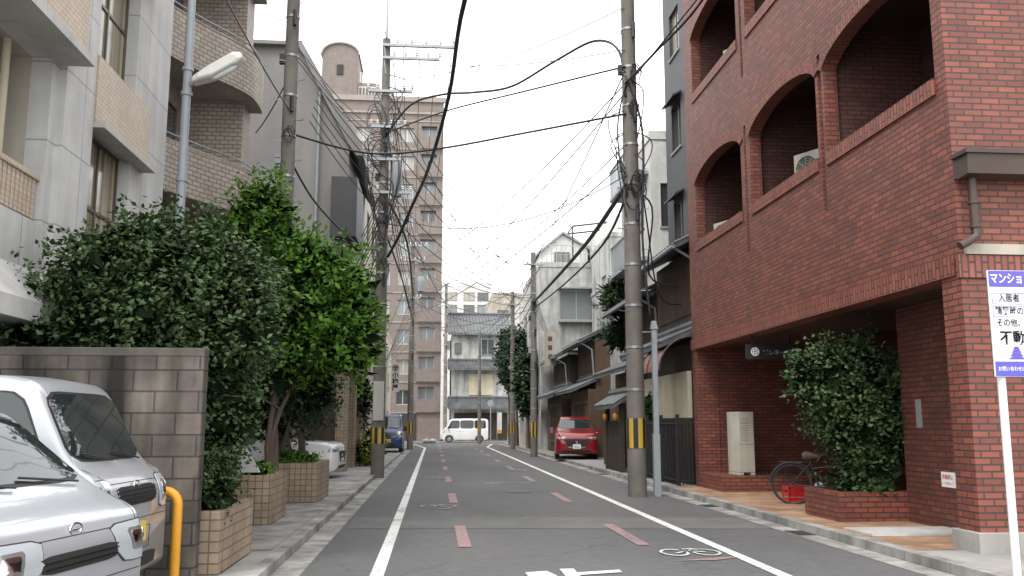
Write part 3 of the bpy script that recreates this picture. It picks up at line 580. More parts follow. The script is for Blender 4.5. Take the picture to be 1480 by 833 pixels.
# ================================================================ TOWER
tw=thing('apartment_tower','tall brown tiled apartment tower with arched rooftop turret','apartment building',(-5,82,0))
mb=MB(); HH=[(x,x+w,3.2+2.72*i,3.2+2.72*i+1.35) for i in range(10) for x,w in ((-9.9,1.3),(-7.6,1.3),(-5.3,1.1),(-3.5,1.3))]
HB=[(-1.5,-.05,2.7+2.72*i,2.7+2.72*i+2.1) for i in range(10)]
wallholes(mb,'y',82,-1,-11,.55,0,31.5,HH+HB,.7,0)
for a,b,c,d in (((-11,82),(-11,96),0,31.5),((.55,82),(.55,96),0,31.5)): mb.add([(*a,c),(*b,c),(*b,d),(*a,d)],[(0,1,2,3)])
mb.box(-11,.55,82,96,31.5,31.6); mb.obj('wall',[m_tower],tw)
mb=MB(); mb.box(-11.2,.75,81.8,82.1,31.6,32.1).mark(); mb.box(-11.1,.65,81.85,82,30.4,30.6)
for i in range(11): mb.mark(); mb.box(-11.02,.57,81.93,81.999,2.45+2.72*i,2.57+2.72*i)
m_band=M('tower floor band',(.27,.24,.215),.8,.15); mb.objs('floor_band',[m_band],tw)
for h in HH: window(tw,'y',82.3,-1,*h,nx=2,gm=R.choice([m_glass,m_glassm,m_glassc]),fm=m_framew,fr=.08)
mb=MB()
for h in HB: mb.mark(); mb.box(-1.7,.5,81.75,82,h[2]-.15,h[2]); mb.box(-1.7,.5,81.7,81.75,h[2]-.15,h[2]+1.0,1); mb.box(.45,.5,81.75,82,h[2],h[2]+1.0,1)
mb.objs('balcony',[m_band,m_tower],tw)
for h in HB: window(tw,'y',82.6,-1,h[0],h[1],h[2],h[3],nx=2,gm=R.choice([m_glass,m_glassm,m_glassm]),fm=m_framew,fr=.07,name='balcony_window')
mb=MB(); ap=[(-11,31.6),(-7.6,31.6),(-7.6,36.2)]+[(-9.3+1.7*math.cos(a),36.2+1.1*math.sin(a)) for a in [math.pi*i/10 for i in range(1,10)]]+[(-11,36.2)]
mb.prism(ap,'y',82.3,87,0); mb.obj('turret',[m_tower],tw)
mb=MB(); ap2=[(-9.3+1.85*math.cos(a),36.2+1.25*math.sin(a)) for a in [math.pi*i/10 for i in range(0,11)]]+[(-9.3+1.7*math.cos(a),36.2+1.1*math.sin(a)) for a in [math.pi*i/10 for i in range(10,-1,-1)]]
mb.prism(ap2,'y',82.1,87.1).mark(); mb.box(-9.6,-9.0,82.2,82.28,34.2,35.2,1); mb.objs('turret_trim',[m_band,m_dark],tw)
mb=MB(); mb.box(-7.5,-5.6,82.6,86,31.6,33.6).mark(); mb.box(-5.6,-4.2,82.6,86,31.6,32.8); mb.objs('plant_room',[m_tower],tw)
mb=MB()
for i in range(12): mb.box(-7.5+i*.3,-7.46+i*.3,82.2,82.24,32.1,33)
mb.box(-7.5,-4,82.2,82.24,33,33.06); mb.mark(); mb.box(-7.5,-5.5,82.5,82.54,34.5,34.56)
for x in (-7.4,-6.5,-5.6): mb.box(x,x+.05,82.5,82.55,33.6,34.5)
mb.objs('railing',[m_wp],tw)
mb=MB(); mb.box(-3.2,-1.6,81.9,81.98,.1,2.4); mb.obj('entrance',[m_dark],tw)
# ================================================================ END HOUSES
eh=thing('tiled_roof_house','grey three storey house with layered tiled roofs at the junction','house',(4.2,82,0))
mb=MB(); mb.box(1.5,6.9,82,90,0,9.6); mb.obj('wall',[m_pale],eh)
def roofy(root,x0,x1,ye,ze,yr,zr):
    mb=MB(); mb.prism([(ye,ze-.12),(yr,zr-.12),(yr,zr),(ye,ze)],'x',x0,x1)
    n=int((x1-x0)/.3)
    for i in range(n+1): x=x0+(x1-x0)*i/n; mb.tube([(x,ye,ze+.02),(x,yr,zr+.02)],.06,5)
    mb.tube([(x0,yr,zr+.06),(x1,yr,zr+.06)],.14,6); return mb.obj('roof',[m_roof],root)
roofy(eh,1.2,7.2,81.2,9.6,86,11.9); roofy(eh,1.2,7.2,80.9,6.4,82.0,7.2); roofy(eh,1.2,7.2,80.4,2.9,82,3.8)
window(eh,'y',81.95,-1,4.2,5.4,7.7,9.2,fm=m_framew); window(eh,'y',81.95,-1,1.8,2.4,7.8,8.8)
mb=MB(); mb.box(3.1,5.3,81.9,81.99,4.1,6.0); mb.obj('panel',[m_cream],eh); mb=MB(); mb.box(1.8,6.6,81.9,81.98,.1,2.5); mb.obj('shopfront',[m_wood],eh)
building('pale_apartment_block','distant pale apartment block behind tiled houses','building',-2,8,128,140,0,21,m_white,{'-y':[(x,x+1.6,z,z+1.2) for z in (12,14.6,17.2,19) for x in (-1,1.5,4,6)]},par=.6)
building('beige_office_block','distant beige office block with rooftop railing','building',7,14,110,124,0,17,m_beige,{'-y':[(x,x+1.4,z,z+1.2) for z in (9,11.6,14.2) for x in (7.6,9.8,12)]},par=.6)
building('small_house','white house beside the junction','house',7.3,13,82.5,92,0,8.6,m_white,{'-y':[(8,9.2,4,5.4),(10.5,11.8,4,5.4)]},par=.2)
# ================================================================ RIGHT FAR BUILDINGS
wb=building('grey_white_building','weathered pale grey four storey building with roof terrace','building',5.9,14,50,60,0,10.3,m_pale,{'-y':[(7.0,8.9,7.3,9.0),(10.2,11.1,7.7,9.0),(7.4,8.8,4.2,5.6)],'-x':[(y,y+1.5,z,z+1.4) for z in (3.8,7) for y in (51.5,54.5,57.5)]},par=.3,fm=m_framew,gms=[m_glassm])
mb=MB(); mb.prism([(6.1,10.33),(9.0,10.33),(9.0,11.8),(7.5,12.7),(6.1,11.5)],'y',52.2,56); mb.mark(); mb.box(9.2,14,50.6,56,10.33,12.6); mb.box(9.9,14,50.7,56,12.6,13.6); mb.objs('penthouse',[m_white],wb)
mb=MB(); mb.prism([(5.95,11.4),(7.5,12.72),(9.15,11.75),(9.15,11.9),(7.5,12.88),(5.95,11.55)],'y',52.0,56.2); mb.obj('penthouse_roof',[m_gsteel],wb)
window(wb,'y',52.15,-1,7.0,7.9,10.7,11.6,gm=m_glassm); window(wb,'y',50.55,-1,10,11.2,11.0,12.2,gm=m_glassm)
mb=MB()
for i in range(17): mb.tube([(6.0+i*.28,50.1,10.6),(6.0+i*.28,50.1,11.6)],.02,4)
mb.tube([(6.0,50.1,11.6),(10.5,50.1,11.6)],.03,4); mb.tube([(6.0,50.1,11.1),(10.5,50.1,11.1)],.02,4); mb.obj('terrace_railing',[m_steel],wb)
mb=MB(); mb.tube([(7.9,50.8,12.9),(10.2,50.8,13.2)],.06,5); mb.tube([(7.9,50.8,11),(7.9,50.8,12.9)],.05,5); mb.tube([(7.9,50.8,12.9),(7.9,53,12.9)],.05,5); mb.tube([(7.9,53,12.9),(10.2,53,13.2)],.06,5); mb.obj('terrace_pergola',[m_brown],wb)
mb=MB(); mb.box(6.9,9.0,49.6,49.99,9.05,9.15).mark(); mb.box(6.9,9.0,49.6,49.98,7.15,7.25); mb.objs('window_hood',[m_steel],wb)
mb=MB(); mb.tube([(9.6,49.93,10.2),(9.6,49.93,.2)],.05,6); mb.obj('downpipe',[m_steel],wb)
building('plain_grey_block','plain pale block stepping up beside the roof terrace','building',8.8,14,44.2,49.8,0,10.9,m_pale,{'-y':[(9.3,10.2,8.3,9.5)],'-x':[(45.5,46.8,8.0,9.2)]},par=.25,fm=m_framew)
building('far_white_building','narrow white building near the junction','building',5.75,12,61,69,0,9.4,m_white,{'-y':[(6.4,7.4,4.5,5.8)],'-x':[(62,63.5,3.8,5.2),(65,66.5,3.8,5.2),(62,63.5,6.6,8),(65,66.5,6.6,8)]},par=.3)
gt=building('grey_tower_building','dark grey panelled building rising behind timber shop','building',6.95,14,20.8,26.0,0,17,m_dgrey,{'-x':[(24.3,25.3,z,z+1.4) for z in (6.5,9.4,12.3)]+[(22,23,z,z+1.4) for z in (6.5,9.4,12.3)]},par=.3)
mb=MB()
for z in (8.1,11.0): mb.mark(); mb.add([(6.94,24.2,z),(6.68,24.2,z-.14),(6.68,25.4,z-.14),(6.94,25.4,z),(6.94,24.2,z-.06),(6.68,24.2,z-.2),(6.68,25.4,z-.2),(6.94,25.4,z-.06)],[(0,1,2,3),(4,5,6,7),(0,1,5,4),(1,2,6,5),(2,3,7,6)])
mb.objs('window_awning',[m_dgrey],gt)
ws_=building('white_side_building','narrow white building with stacked balconies','building',6.7,13,27,31.5,0,10.4,m_white,{'-x':[(28,29.4,z,z+1.6) for z in (5,7.8)],'-y':[(7,8,7.6,9)]},par=.3)
mb=MB()
for z in (6.7,9.5):
    mb.mark(); mb.box(6.2,6.69,27.3,31.2,z-.12,z)
    for i in range(20): mb.box(6.22,6.25,27.3+i*.2,27.33+i*.2,z,z+.95)
    mb.box(6.2,6.26,27.3,31.2,z+.95,z+1.0)
mb.objs('balcony',[m_gsteel],ws_)
building('pale_side_building','weathered plaster building with blank wall','building',7.6,14,32,43,0,7.6,m_pale,{'-y':[(8,9,5,6.2)],'-x':[(34,35.6,4.6,5.8),(38,39.6,4.6,5.8)]},par=.2)
# ================================================================ MACHIYA
def machiya(y0,y1,xw,e1,e2,label,wm=m_wood,depth=5):
    r=thing('timber_townhouse',label,'townhouse',(xw+depth/2,(y0+y1)/2,0))
    mb=MB(); mb.box(xw,xw+depth,y0,y1,.1,e1); mb.box(xw+.35,xw+depth,y0+.02,y1-.02,e1,e2); mb.obj('wall',[wm],r)
    ribroof(r,y0-.1,y1+.1,xw-.75,e1-.05,xw+.4,e1+.45,name='lower_roof')
    ribroof(r,y0-.15,y1+.15,xw-.35,e2-.1,xw+depth/2,e2+1.3,name='upper_roof',xe2=xw+depth+.3,ze2=e2)
    mb=MB(); n=int((y1-y0-.6)/.11)
    for i in range(n):
        y=y0+.3+i*.11
        if (y-y0)/(y1-y0)<.68: mb.box(xw-.06,xw-.002,y,y+.04,.7,2.4)
    mb.box(xw-.08,xw-.001,y0+.2,y0+(y1-y0)*.7,.6,.7); mb.box(xw-.08,xw-.001,y0+.2,y0+(y1-y0)*.7,2.4,2.5); mb.mark()
    for i in range(n):
        y=y0+.3+i*.11; mb.box(xw+.3,xw+.348,y,y+.035,e1+.8,e2-.4)
    mb.objs('lattice',[m_wood2],r)
    mb=MB(); mb.box(xw-.03,xw-.003,y0+(y1-y0)*.74,y1-.25,.12,2.2); mb.obj('door',[m_wood2],r)
    mb=MB(); mb.tube([(xw-.4,y0-.1,e2-.16),(xw-.4,y1+.1,e2-.16)],.05,8); mb.tube([(xw-.35,y0+.05,e2-.16),(xw+.2,y0+.05,e2-.5),(xw+.28,y0+.05,e1+.4)],.035,6); mb.obj('eaves_gutter',[m_gsteel],r)
    return r
machiya(21.0,25.6,6.1,3.45,5.9,'black timber townhouse with tiled eaves beside brick building')
machiya(26.0,31.2,6.3,3.2,5.4,'dark timber townhouse with lattice front')
machiya(38.6,43.5,6.6,3.0,5.2,'old timber townhouse with grey tiled roof',m_wood2)
machiya(43.9,49.5,6.2,2.9,4.9,'timber townhouse with low tiled eaves')
mb=MB(); mb.box(7.3,7.45,31.6,38.4,.1,2.4); mb.obj('garden_wall',[m_wood2],label='brown boarded wall behind the parked car',cat='wall')
cb=thing('cream_porch','cream porch with pink arched canopy beside the fence','porch',(6.0,22,0)); mb=MB(); mb.box(5.98,6.08,21.0,25.5,1.65,2.75); mb.box(5.99,6.08,21.0,25.5,.1,1.65,1); mb.obj('wall',[m_cream,m_wood],cb)
mb=MB(); n=10
for i in range(n):
    a,b=math.pi/2*i/n,math.pi/2*(i+1)/n; p=lambda t:(6.05-.8*math.cos(t),2.75+.8*math.sin(t))
    (x0,z0),(x1,z1)=p(a),p(b); mb.add([(x0,20.75,z0),(x1,20.75,z1),(x1,22.6,z1),(x0,22.6,z0)],[(0,1,2,3)])
for y in (20.75,21.37,22,22.6): mb.tube([(6.05-.8*math.cos(t),y,2.75+.8*math.sin(t)) for t in [math.pi/2*i/8 for i in range(9)]],.025,5,1)
mb.obj('canopy',[M('pink canopy',(.22,.085,.075),.3,.15),m_brown],cb)
fc=thing('iron_fence','black iron folding gate fence beside brick building','fence',(5.65,22,.1)); mb=MB()
for i in range(34): mb.tube([(5.62,20.72+i*.13,.12),(5.62,20.72+i*.13,1.6)],.018,5)
for z in (.2,1.5): mb.box(5.60,5.64,20.7,25,z,z+.035)
for i in range(12): mb.tube([(5.62,20.75+i*.34,.3),(5.62,21.09+i*.34,1.4)],.008,4)
for i in range(5): mb.tube([(5.64+i*.08,20.66,.12),(5.64+i*.08,20.66,1.6)],.014,5)
mb.box(5.62,6.0,20.65,20.67,1.5,1.535); mb.box(5.62,6.0,20.65,20.67,.2,.235)
mb.obj('railing',[m_black],fc); mb=MB()
for y in (20.7,22.2,23.7,25): mb.mark(); mb.box(5.58,5.66,y-.03,y+.03,.1,1.72)
mb.objs('post',[m_black],fc)
wg=thing('wooden_gate','small dark timber gate with tiled roof and amber lanterns','gate',(5.6,27.5,.1)); mb=MB()
for y in (26.4,28.6):
    for x in (5.45,5.95): mb.box(x,x+.14,y,y+.14,.1,2.1)
for i in range(16): mb.box(5.5,5.54,26.5+i*.13,26.58+i*.13,.1,1.6)
mb.obj('frame',[m_wood],wg); ribroof(wg,26.1,29.0,5.2,2.05,5.75,2.4,xe2=6.3,ze2=2.05)
for y in (26.3,27.9):
    mb=MB(); mb.ball((5.3,y,1.72),(.08,.08,.12)); mb.obj('lantern',[m_lant],wg,smooth=True)
for i in range(3):
    mb=MB(); mb.box(6.0,6.15,30+i*.9,30.15+i*.9,.1,1.5); mb.box(5.98,6.17,29.98+i*.9,30.17+i*.9,1.5,1.56); mb.obj('timber_post',[m_wood2],label='brown timber post beside the townhouse',cat='post',group='timber posts')
vs_=thing('vertical_sign','tall pale vertical sign on townhouse','sign',(5.9,45,4.4)); mb=MB(); mb.box(5.5,6.05,44.9,45.02,4.4,6.1); mb.obj('board',[m_beige],vs_); mb=MB(); mb.box(6.05,6.3,44.94,44.98,5.9,5.96); mb.box(6.05,6.3,44.94,44.98,4.5,4.56); mb.obj('bracket',[m_steel],vs_)
mb=MB()
for z in (5.75,5.3,4.85): mb.box(5.68,5.88,44.892,44.899,z-.12,z+.12)
mb.obj('worn_emblem',[m_wood2],vs_)
pt=thing('pine_tree','dark green pine rising behind timber townhouses','tree',(7.3,31.8,.1)); branches(pt,(7.3,31.8,.1),[(7.2,31.8,6.6),(6.9,31.7,5.4)],.12)
foliage('crown',[((7.1,31.8,6.6),(.75,.7,.4)),((6.7,31.6,5.8),(.9,.8,.33)),((7.2,31.8,5.1),(1.0,.9,.32)),((6.6,31.8,4.6),(.6,.7,.28)),((6.5,31.6,6.2),(.5,.5,.2))],9000,.15,m_leafp,pt,.15,14,.4,.6,.14)
for i,(x,y,z,s) in enumerate(((5.35,58.5,6.0,1.25),(5.4,52,4.3,1.0),(5.25,63,6.6,1.2))):
    t=thing('round_tree','green broadleaf tree rising beside the far houses','tree',(x,y,.1),group='trees beside the far houses'); branches(t,(x,y,.1),[(x,y,z),(x-.3,y,z-.5)],.1)
    foliage('crown',[((x,y,z+.6),(s*.6,s*.8,s*.8)),((x-.1,y,z-.4),(s*.65,s*.8,s*.8)),((x,y,z-1.5),(s*.55,s*.7,s*.8))],4000+i,.2,m_leafp,t,.3,12,.4)
sb=thing('small_bush','small green bush behind black fence','bush',(5.95,24.6,.1)); foliage('leaves',[((6.0,24.6,1.9),(.35,.4,.35))],1200,.08,m_leafp,sb,.1)
# ================================================================ POLES
def utility(x,y,h,r0,r1,label,stripe=None,arms=(),trans=None,coils=(),steps=True):
    r=thing('utility_pole',label,'utility pole',(x,y,0),group='utility poles along the street')
    rr=lambda z:r0+(r1-r0)*z/h
    mb=MB(); n=8; mb.tube([(0,0,h*i/n) for i in range(n+1)],[r0+(r1-r0)*i/n for i in range(n+1)],20)
    for i in range(int((h-3)/.9)): z=2.2+.9*i; mb.tube([(0,0,z),(0,0,z+.05)],rr(z)+.012,16,1)
    if steps:
        for i in range(int((h-3.2)/.45)):
            z=3+i*.45; s=1 if i%2 else -1; q=rr(z); mb.tube([(s*q*.7,-q*.5,z),(s*(q+.16),-q*.9,z),(s*(q+.16),-q*.9,z+.03)],.011,4,1)
    mb.obj('pole',[m_pole,m_steel],r,local=True,smooth=True,sharp=50)
    if stripe:
        mb=MB(); z0,z1=stripe; R0=rr(z0)+.008; N2=24
        for j in range(N2):
            a,b=2*math.pi*j/N2,2*math.pi*(j+1)/N2
            mb.add([(R0*math.cos(a),R0*math.sin(a),z0),(R0*math.cos(b),R0*math.sin(b),z0),(R0*math.cos(b),R0*math.sin(b),z1),(R0*math.cos(a),R0*math.sin(a),z1)],[(0,1,2,3)],(j//2)%2)
        mb.obj('warning_stripes',[m_black,m_sty],r,local=True)
    for (az,x0,x1) in arms:
        mb=MB(); mb.box(x0,x1,-rr(az)-.09,-rr(az),az-.04,az+.04); mb.tube([(x0*.6,-rr(az)-.04,az),(0,-rr(az)-.02,az-.5)],.02,5); mb.obj('crossarm',[m_steel],r,local=True)
        k=5
        for i in range(k+1):
            xx=x0+(x1-x0)*i/k
            if abs(xx)<.12: continue
            mb=MB(); mb.lathe([(0,.16),(.03,.16),(.05,.12),(.03,.10),(.05,.06),(.03,.04),(.025,0)],(xx,-rr(az)-.05,az+.04),'z',8); mb.obj('insulator',[m_wp],r,local=True,smooth=True)
    if trans:
        tx,tz,th,tr=trans; mb=MB(); mb.lathe([(0,0),(tr*.95,0),(tr,.04),(tr,th-.06),(tr*.92,th),(0,th)],(tx,-.1,tz),'z',18)
        for i in range(10): a=2*math.pi*i/10; mb.box(tx+tr*math.cos(a)-.01,tx+tr*math.cos(a)+.01,-.1+tr*math.sin(a)-.03,-.1+tr*math.sin(a)+.03,tz+.15,tz+th*.7)
        mb.obj('transformer',[m_gsteel],r,local=True,smooth=True)
    for cz,cr,cx in coils:
        mb=MB(); rg=random.Random(int(cz*10))
        for k in range(3):
            c=cr*(.7+.2*k); w_=rg.uniform(.35,.6); mb.tube([(cx+c*w_*math.cos(a)+.03*k+rg.uniform(-.02,.02),-rr(cz)-.05-.02*k,cz+c*math.sin(a)+rg.uniform(-.03,.03)) for a in [2*math.pi*i/14 for i in range(int(8+4*k))]],.013,5,0,False)
        mb.obj('cable_coil',[m_cable],r,local=True)
    for k,z in enumerate((h*.42,h*.5,h*.58,h*.66,h*.72)):
        if h>9: mb=MB(); q=rr(z); mb.box(-q-.1,-q+.02,-q*.6,-q*.6+.1,z,z+.22) if k%2 else mb.tube([(q*.5,-q-.03,z),(q*.5,-q-.03,z+.35)],.045,8); mb.obj('cable_joint',[m_cable if k!=1 else m_gsteel],r,local=True)
    return r
utility(4.27,19,14,.2,.14,'tall concrete utility pole with black cable coils and striped sleeve',(1.0,1.62),coils=((9.2,.22,.05),(6.7,.28,.05),(6.4,.25,-.1),(8.4,.2,.0)))
u1=utility(-1.57,26,13.0,.19,.12,'concrete utility pole with crossarms, transformer and cable coils',(.95,1.4),arms=((12.75,-.1,2.05),(12.35,-.1,1.6),(11.3,-.5,.8),(10.2,-.4,.6),(9.2,-.5,.5),(8.2,-.4,.8)),trans=(.38,8.1,1.0,.16),coils=((10.4,.45,-.3),(9.9,.35,.1),(7.1,.4,0),(6.6,.4,-.15),(9.3,.4,-.2),(7.7,.35,-.1),(5.9,.3,0)))
utility(-3.2,19,14,.17,.13,'plain concrete utility pole rising behind leafy trees',None,coils=((7.6,.16,0),))
utility(-1.4,54,12.6,.19,.12,'distant concrete utility pole with striped sleeve',(.95,1.6),arms=((12.2,-.8,.8),(11.3,-.7,.7),(9,-.5,.5)),trans=(.5,9.4,.9,.2))
utility(4.62,42,9.6,.17,.12,'concrete utility pole beside timber houses',(.9,1.6),arms=((9.0,-.5,.5),),coils=((7,.3,0),))
utility(4.75,55,9.6,.17,.12,'distant utility pole with striped sleeve',(.9,1.6),arms=((8.8,-.5,.5),))
utility(.95,80.5,14,.18,.12,'distant utility pole across the junction',None,arms=((13.2,-.7,.7),(12,-.7,.7)))
utility(3.4,68.5,8.5,.14,.1,'slim utility pole near the junction',(.9,1.6))
mb=MB(); mb.tube([(-1.57,26,13.0),(-1.57,26,14.6)],[.05,.02],8); mb.tube([(-1.57,26,14.0),(-1.57,26,15.0)],.014,6); mb.obj('steel_mast',[m_steel],u1)
mb=MB(); mb.box(-1.72,-1.42,25.785,25.795,1.6,2.7); mb.obj('poster',[m_paper],u1)
sp=thing('steel_cable_post','slim grey steel cable post beside the utility pole','post',(4.66,18.85,0)); mb=MB(); mb.box(4.59,4.73,18.78,18.92,0,1.3); mb.box(4.61,4.72,18.79,18.9,1.3,3.5); mb.prism([(4.59,3.5),(4.75,3.5),(4.7,3.68),(4.62,3.68)],'y',18.77,18.92); mb.obj('post',[m_gsteel],sp,bev=.01)
lp=thing('street_lamp','grey steel street lamp with angled lamp head','street lamp',(-3.4,12,.1)); mb=MB(); mb.tube([(-3.4,12,.1),(-3.4,12,4.5),(-3.4,12,9)],[.065,.06,.05],14)
for z in (5.9,6.25,4.7): mb.tube([(-3.4,12,z),(-3.4,12,z+.05)],.075,14)
mb.obj('post',[m_gsteel],lp,smooth=True); mb=MB(); mb.tube([(-3.4,12,6.02),(-3.25,11.95,6.1)],.03,8); mb.obj('arm',[m_steel],lp)
mb=MB(); hd_=[(-3.3,6.04),(-3.3,6.12),(-3.1,6.28),(-2.78,6.49),(-2.68,6.49),(-2.64,6.42),(-2.72,6.33),(-3.05,6.12)]
ctr=V((-2.95,11.93,6.25)); nn_=len(hd_)
for hw,sc in ((.13,.75),(.09,1.0),(-.09,1.0),(-.13,.75)): mb.v+=[V((ctr.x+(x-ctr.x)*sc,11.93-hw,ctr.z+(z-ctr.z)*sc)) for x,z in hd_]
for a in range(3): mb.f+=[(a*nn_+i,a*nn_+(i+1)%nn_,(a+1)*nn_+(i+1)%nn_,(a+1)*nn_+i) for i in range(nn_)]
mb.f+=[tuple(range(nn_)),tuple(range(3*nn_,4*nn_))]; mb.m=[0]*len(mb.f); mb.obj('lamp_head',[m_wp],lp,bev=.015)
mb=MB(); c0,c1=V((-3.10,11.93,6.13)),V((-2.74,11.93,6.36)); mb.tube([c0,c0.lerp(c1,.2),c0.lerp(c1,.8),c1],[.03,.07,.07,.03],12); mb.obj('lamp_lens',[m_lamp],lp,smooth=True,sharp=70)
ss=thing('shop_sign','white vertical shop sign with crest hanging by the pole','sign',(-1.1,26,2.3)); mb=MB(); mb.box(-1.24,-1.0,25.95,26.0,2.4,3.22); mb.obj('board',[m_paper],ss); mb=MB(); mb.box(-1.45,-1.24,25.96,25.99,3.1,3.14); mb.box(-1.45,-1.24,25.96,25.99,2.5,2.54); mb.obj('bracket',[m_steel],ss)
text('小\n袖\n屋',.185,(-1.12,25.945,2.69),0,m_signk,ss,sp=.97,bold=.03); mb=MB(); mb.lathe([(.07,0),(.09,-.003)],(-1.12,25.945,3.09),'y',20)
for a in range(3): q=2*math.pi*a/3+.5; mb.lathe([(0,0),(.028,0)],(-1.12+.033*math.cos(q),25.944,3.09+.033*math.sin(q)),'y',10)
mb.obj('crest',[m_signk],ss)
rs=thing('road_sign','small round sign on a grey post near the junction','road sign',(4.9,79,0)); mb=MB(); mb.tube([(4.9,79,0),(4.9,79,3.4)],.04,8); mb.obj('post',[m_steel],rs); mb=MB(); mb.lathe([(0,0),(.28,0)],(4.9,78.94,3.3),'y',20); mb.obj('disc',[m_gsteel],rs)
bn=thing('banner','slim yellow and white vertical banner beside the shop','banner',(5.75,79.5,0)); mb=MB(); mb.tube([(5.5,79.5,0),(5.5,79.5,2.6)],.02,6); mb.obj('pole',[m_steel],bn); mb=MB(); mb.box(5.52,5.92,79.49,79.51,.7,1.0,0); mb.box(5.52,5.92,79.49,79.51,1.0,2.5,1); mb.obj('cloth',[m_lant,m_paper],bn)
# ================================================================ CABLES
def cable(pts,r,label='black overhead cable between utility poles',mat=None):
    mb=MB(); mb.tube(sm3(pts),r,6); return mb.obj('overhead_cable',[mat or m_cable],label=label,cat='cable',group='overhead cables',fix=False,smooth=True,sharp=180)
def wire(a,b,sag,r=.012,mat=None,label='thin grey overhead power wire',n=12):
    a,b=V(a),V(b); mb=MB(); mb.tube([a.lerp(b,i/n)-V((0,0,sag*4*(i/n)*(1-i/n))) for i in range(n+1)],r,5); return mb.obj('overhead_wire',[mat or m_wire],label=label,cat='wire',group='overhead wires',fix=False)
R1=lambda z:(4.15,18.85,z)
P1=lambda z,dx=0:(-1.55+dx,25.85,z)
cable([R1(8.7),(4.1,19.2,9.9),(3.67,19.9,10.45),(2.9,21,10.4),(1.93,22.5,10.28),(1.0,23.6,10.5),(.13,24.5,10.75),(-.8,25.3,10.7),P1(9.9)],.032,'thick black cable looping between utility poles')
cable([R1(9.4),(2.2,21,9.6),(.2,23.5,9.9),P1(10.0)],.022); cable([R1(8.3),(2.0,20.4,8.3),(0,20.5,7.9),(-1.6,20,7.6),(-3.2,19,7.7)],.026)
cable([(1.5,5,7.3),(.95,9,7.9),(.42,14,8.45),(.22,18,8.25),(-.22,21.5,7.7),(-.72,24,7.25),(-1.05,25.2,6.8),(-1.4,25.9,6.3)],.042,'thick black cable bundle descending to the pole')
cable([(1.52,5,7.35),(.98,9,7.93),(.44,14,8.42),(.24,18,8.31),(-.24,21.5,7.62),(-.69,24,7.33),(-.9,25.2,7.1),P1(7.3)],.02,'thin black cable wrapped beside thick bundle')
cable([R1(6.7),(4.25,24,6.6),(4.3,29,6.65),(4.4,36,6.85),(4.62,42,7.2)],.06,'thick black cable bundle beside the houses')
cable([R1(6.5),(4.2,22,6.0),(4.35,30,6.2),(4.62,42,6.9)],.03); cable([R1(9.0),(4.7,18.2,9.5),(5.3,17,10.0),(5.95,15,11.0)],.03); cable([R1(8.9),(4.9,17.5,9.7),(6,14.5,10.8)],.018)
cable([R1(9.2),(4.5,18.8,7.9),(4.45,18.8,5.5),(4.6,18.85,3.7)],.025,'black cable dropping down to steel post'); cable([R1(9.0),(3.95,18.8,8),(4.0,18.75,7),R1(6.4)],.018)
cable([R1(8.6),(4.8,20,6.5),(5.3,20.9,4.6),(6.0,21.5,4.4)],.018); cable([R1(6.6),(4.7,18.9,6.2),(4.75,19.5,4.8),(5.9,21.2,4.8)],.02)
cable([P1(8.2),(-1.0,30,7.6),(-1.1,42,7.8),(-1.4,54,8.6)],.04); cable([P1(7.2),(-1.2,32,6.6),(-1.2,44,6.9),(-1.4,54,7.8)],.03)
cable([P1(6.6),(-2.0,24,6.2),(-2.8,21,6.6),(-3.2,19,7.2)],.024); cable([P1(5.9),(-1.9,27,5.3),(-2.6,28,5.0)],.02); cable([P1(10.4,.05),(-1.35,25.8,9),(-1.4,25.75,7.8),P1(6.8,.05)],.02)
rg=random.Random(11)
for i in range(14):
    z0=rg.uniform(7,12.2); z1=z0-rg.uniform(1,3); s=rg.choice((-1,1)); o_=rg.uniform(.25,.6)
    cable([P1(z0,s*.08),(-1.55+s*o_,25.75,z0-.2),(-1.55+s*o_*.9,25.7,(z0+z1)/2),P1(z1,s*.1)],.015,'loose black cable looping beside the pole')
for i in range(7):
    z0=rg.uniform(6.5,9.8); z1=z0-rg.uniform(.8,2); s=rg.choice((-1,1)); o_=rg.uniform(.15,.35)
    cable([(4.2+s*.12,18.82,z0),(4.22+s*(o_+.12),18.75,z0-.2),(4.24+s*(o_+.1),18.75,(z0+z1)/2),(4.25+s*.14,18.82,z1)],.013,'loose black cable looping beside the pole')
for dz in (0,.12,.3): wire((-3.2,18.9,9.5+dz),P1(9.6+dz),.25,.012)
for i,dx in enumerate((0,.5,1.0,1.5,2.0)):
    wire((-1.57+dx,25.8,12.95),(-2.1+dx*.8,54,12.5),.5,.013); wire((-1.57+dx,25.8,12.95),(-2.6+dx*1.2,-6,13.6),.5,.012)
for z in (11.4,10.8,9.3,8.4,8.0,7.6,12.2): wire(P1(z,.2),(-1.3,53.9,z+.1),.5,.016)
for z in (12.3,11.5,9.5,9): wire((-1.3,54,z),(1,80,z+.8),.5,.018)
for z,zb in ((8.9,11.3),(8.2,10.6),(7.6,7.0),(7.2,8.4),(7.9,9.4),(8.5,9.9),(7.4,7.7)): wire((4.62,41.9,z),P1(zb),.7,.016)
for z,zb in ((8.7,11),(8,9.6),(7,7.6),(7.5,8.8)): wire((4.75,54.9,z),(-1.4,53.9,zb),.4,.018); wire((4.62,42,z-.2),(4.75,54.9,z-.2),.3,.02)
wire(R1(9.0),(-1.3,53.9,11.3),.8,.016); wire(R1(8.8),(-1.3,53.9,8.6),.7,.016); wire(R1(9.8),P1(12.3),.3,.012); wire(R1(10.8),P1(11.7,.6),.3,.012); wire((4.2,19,7.3),(-1.3,54,8.1),.6,.016)
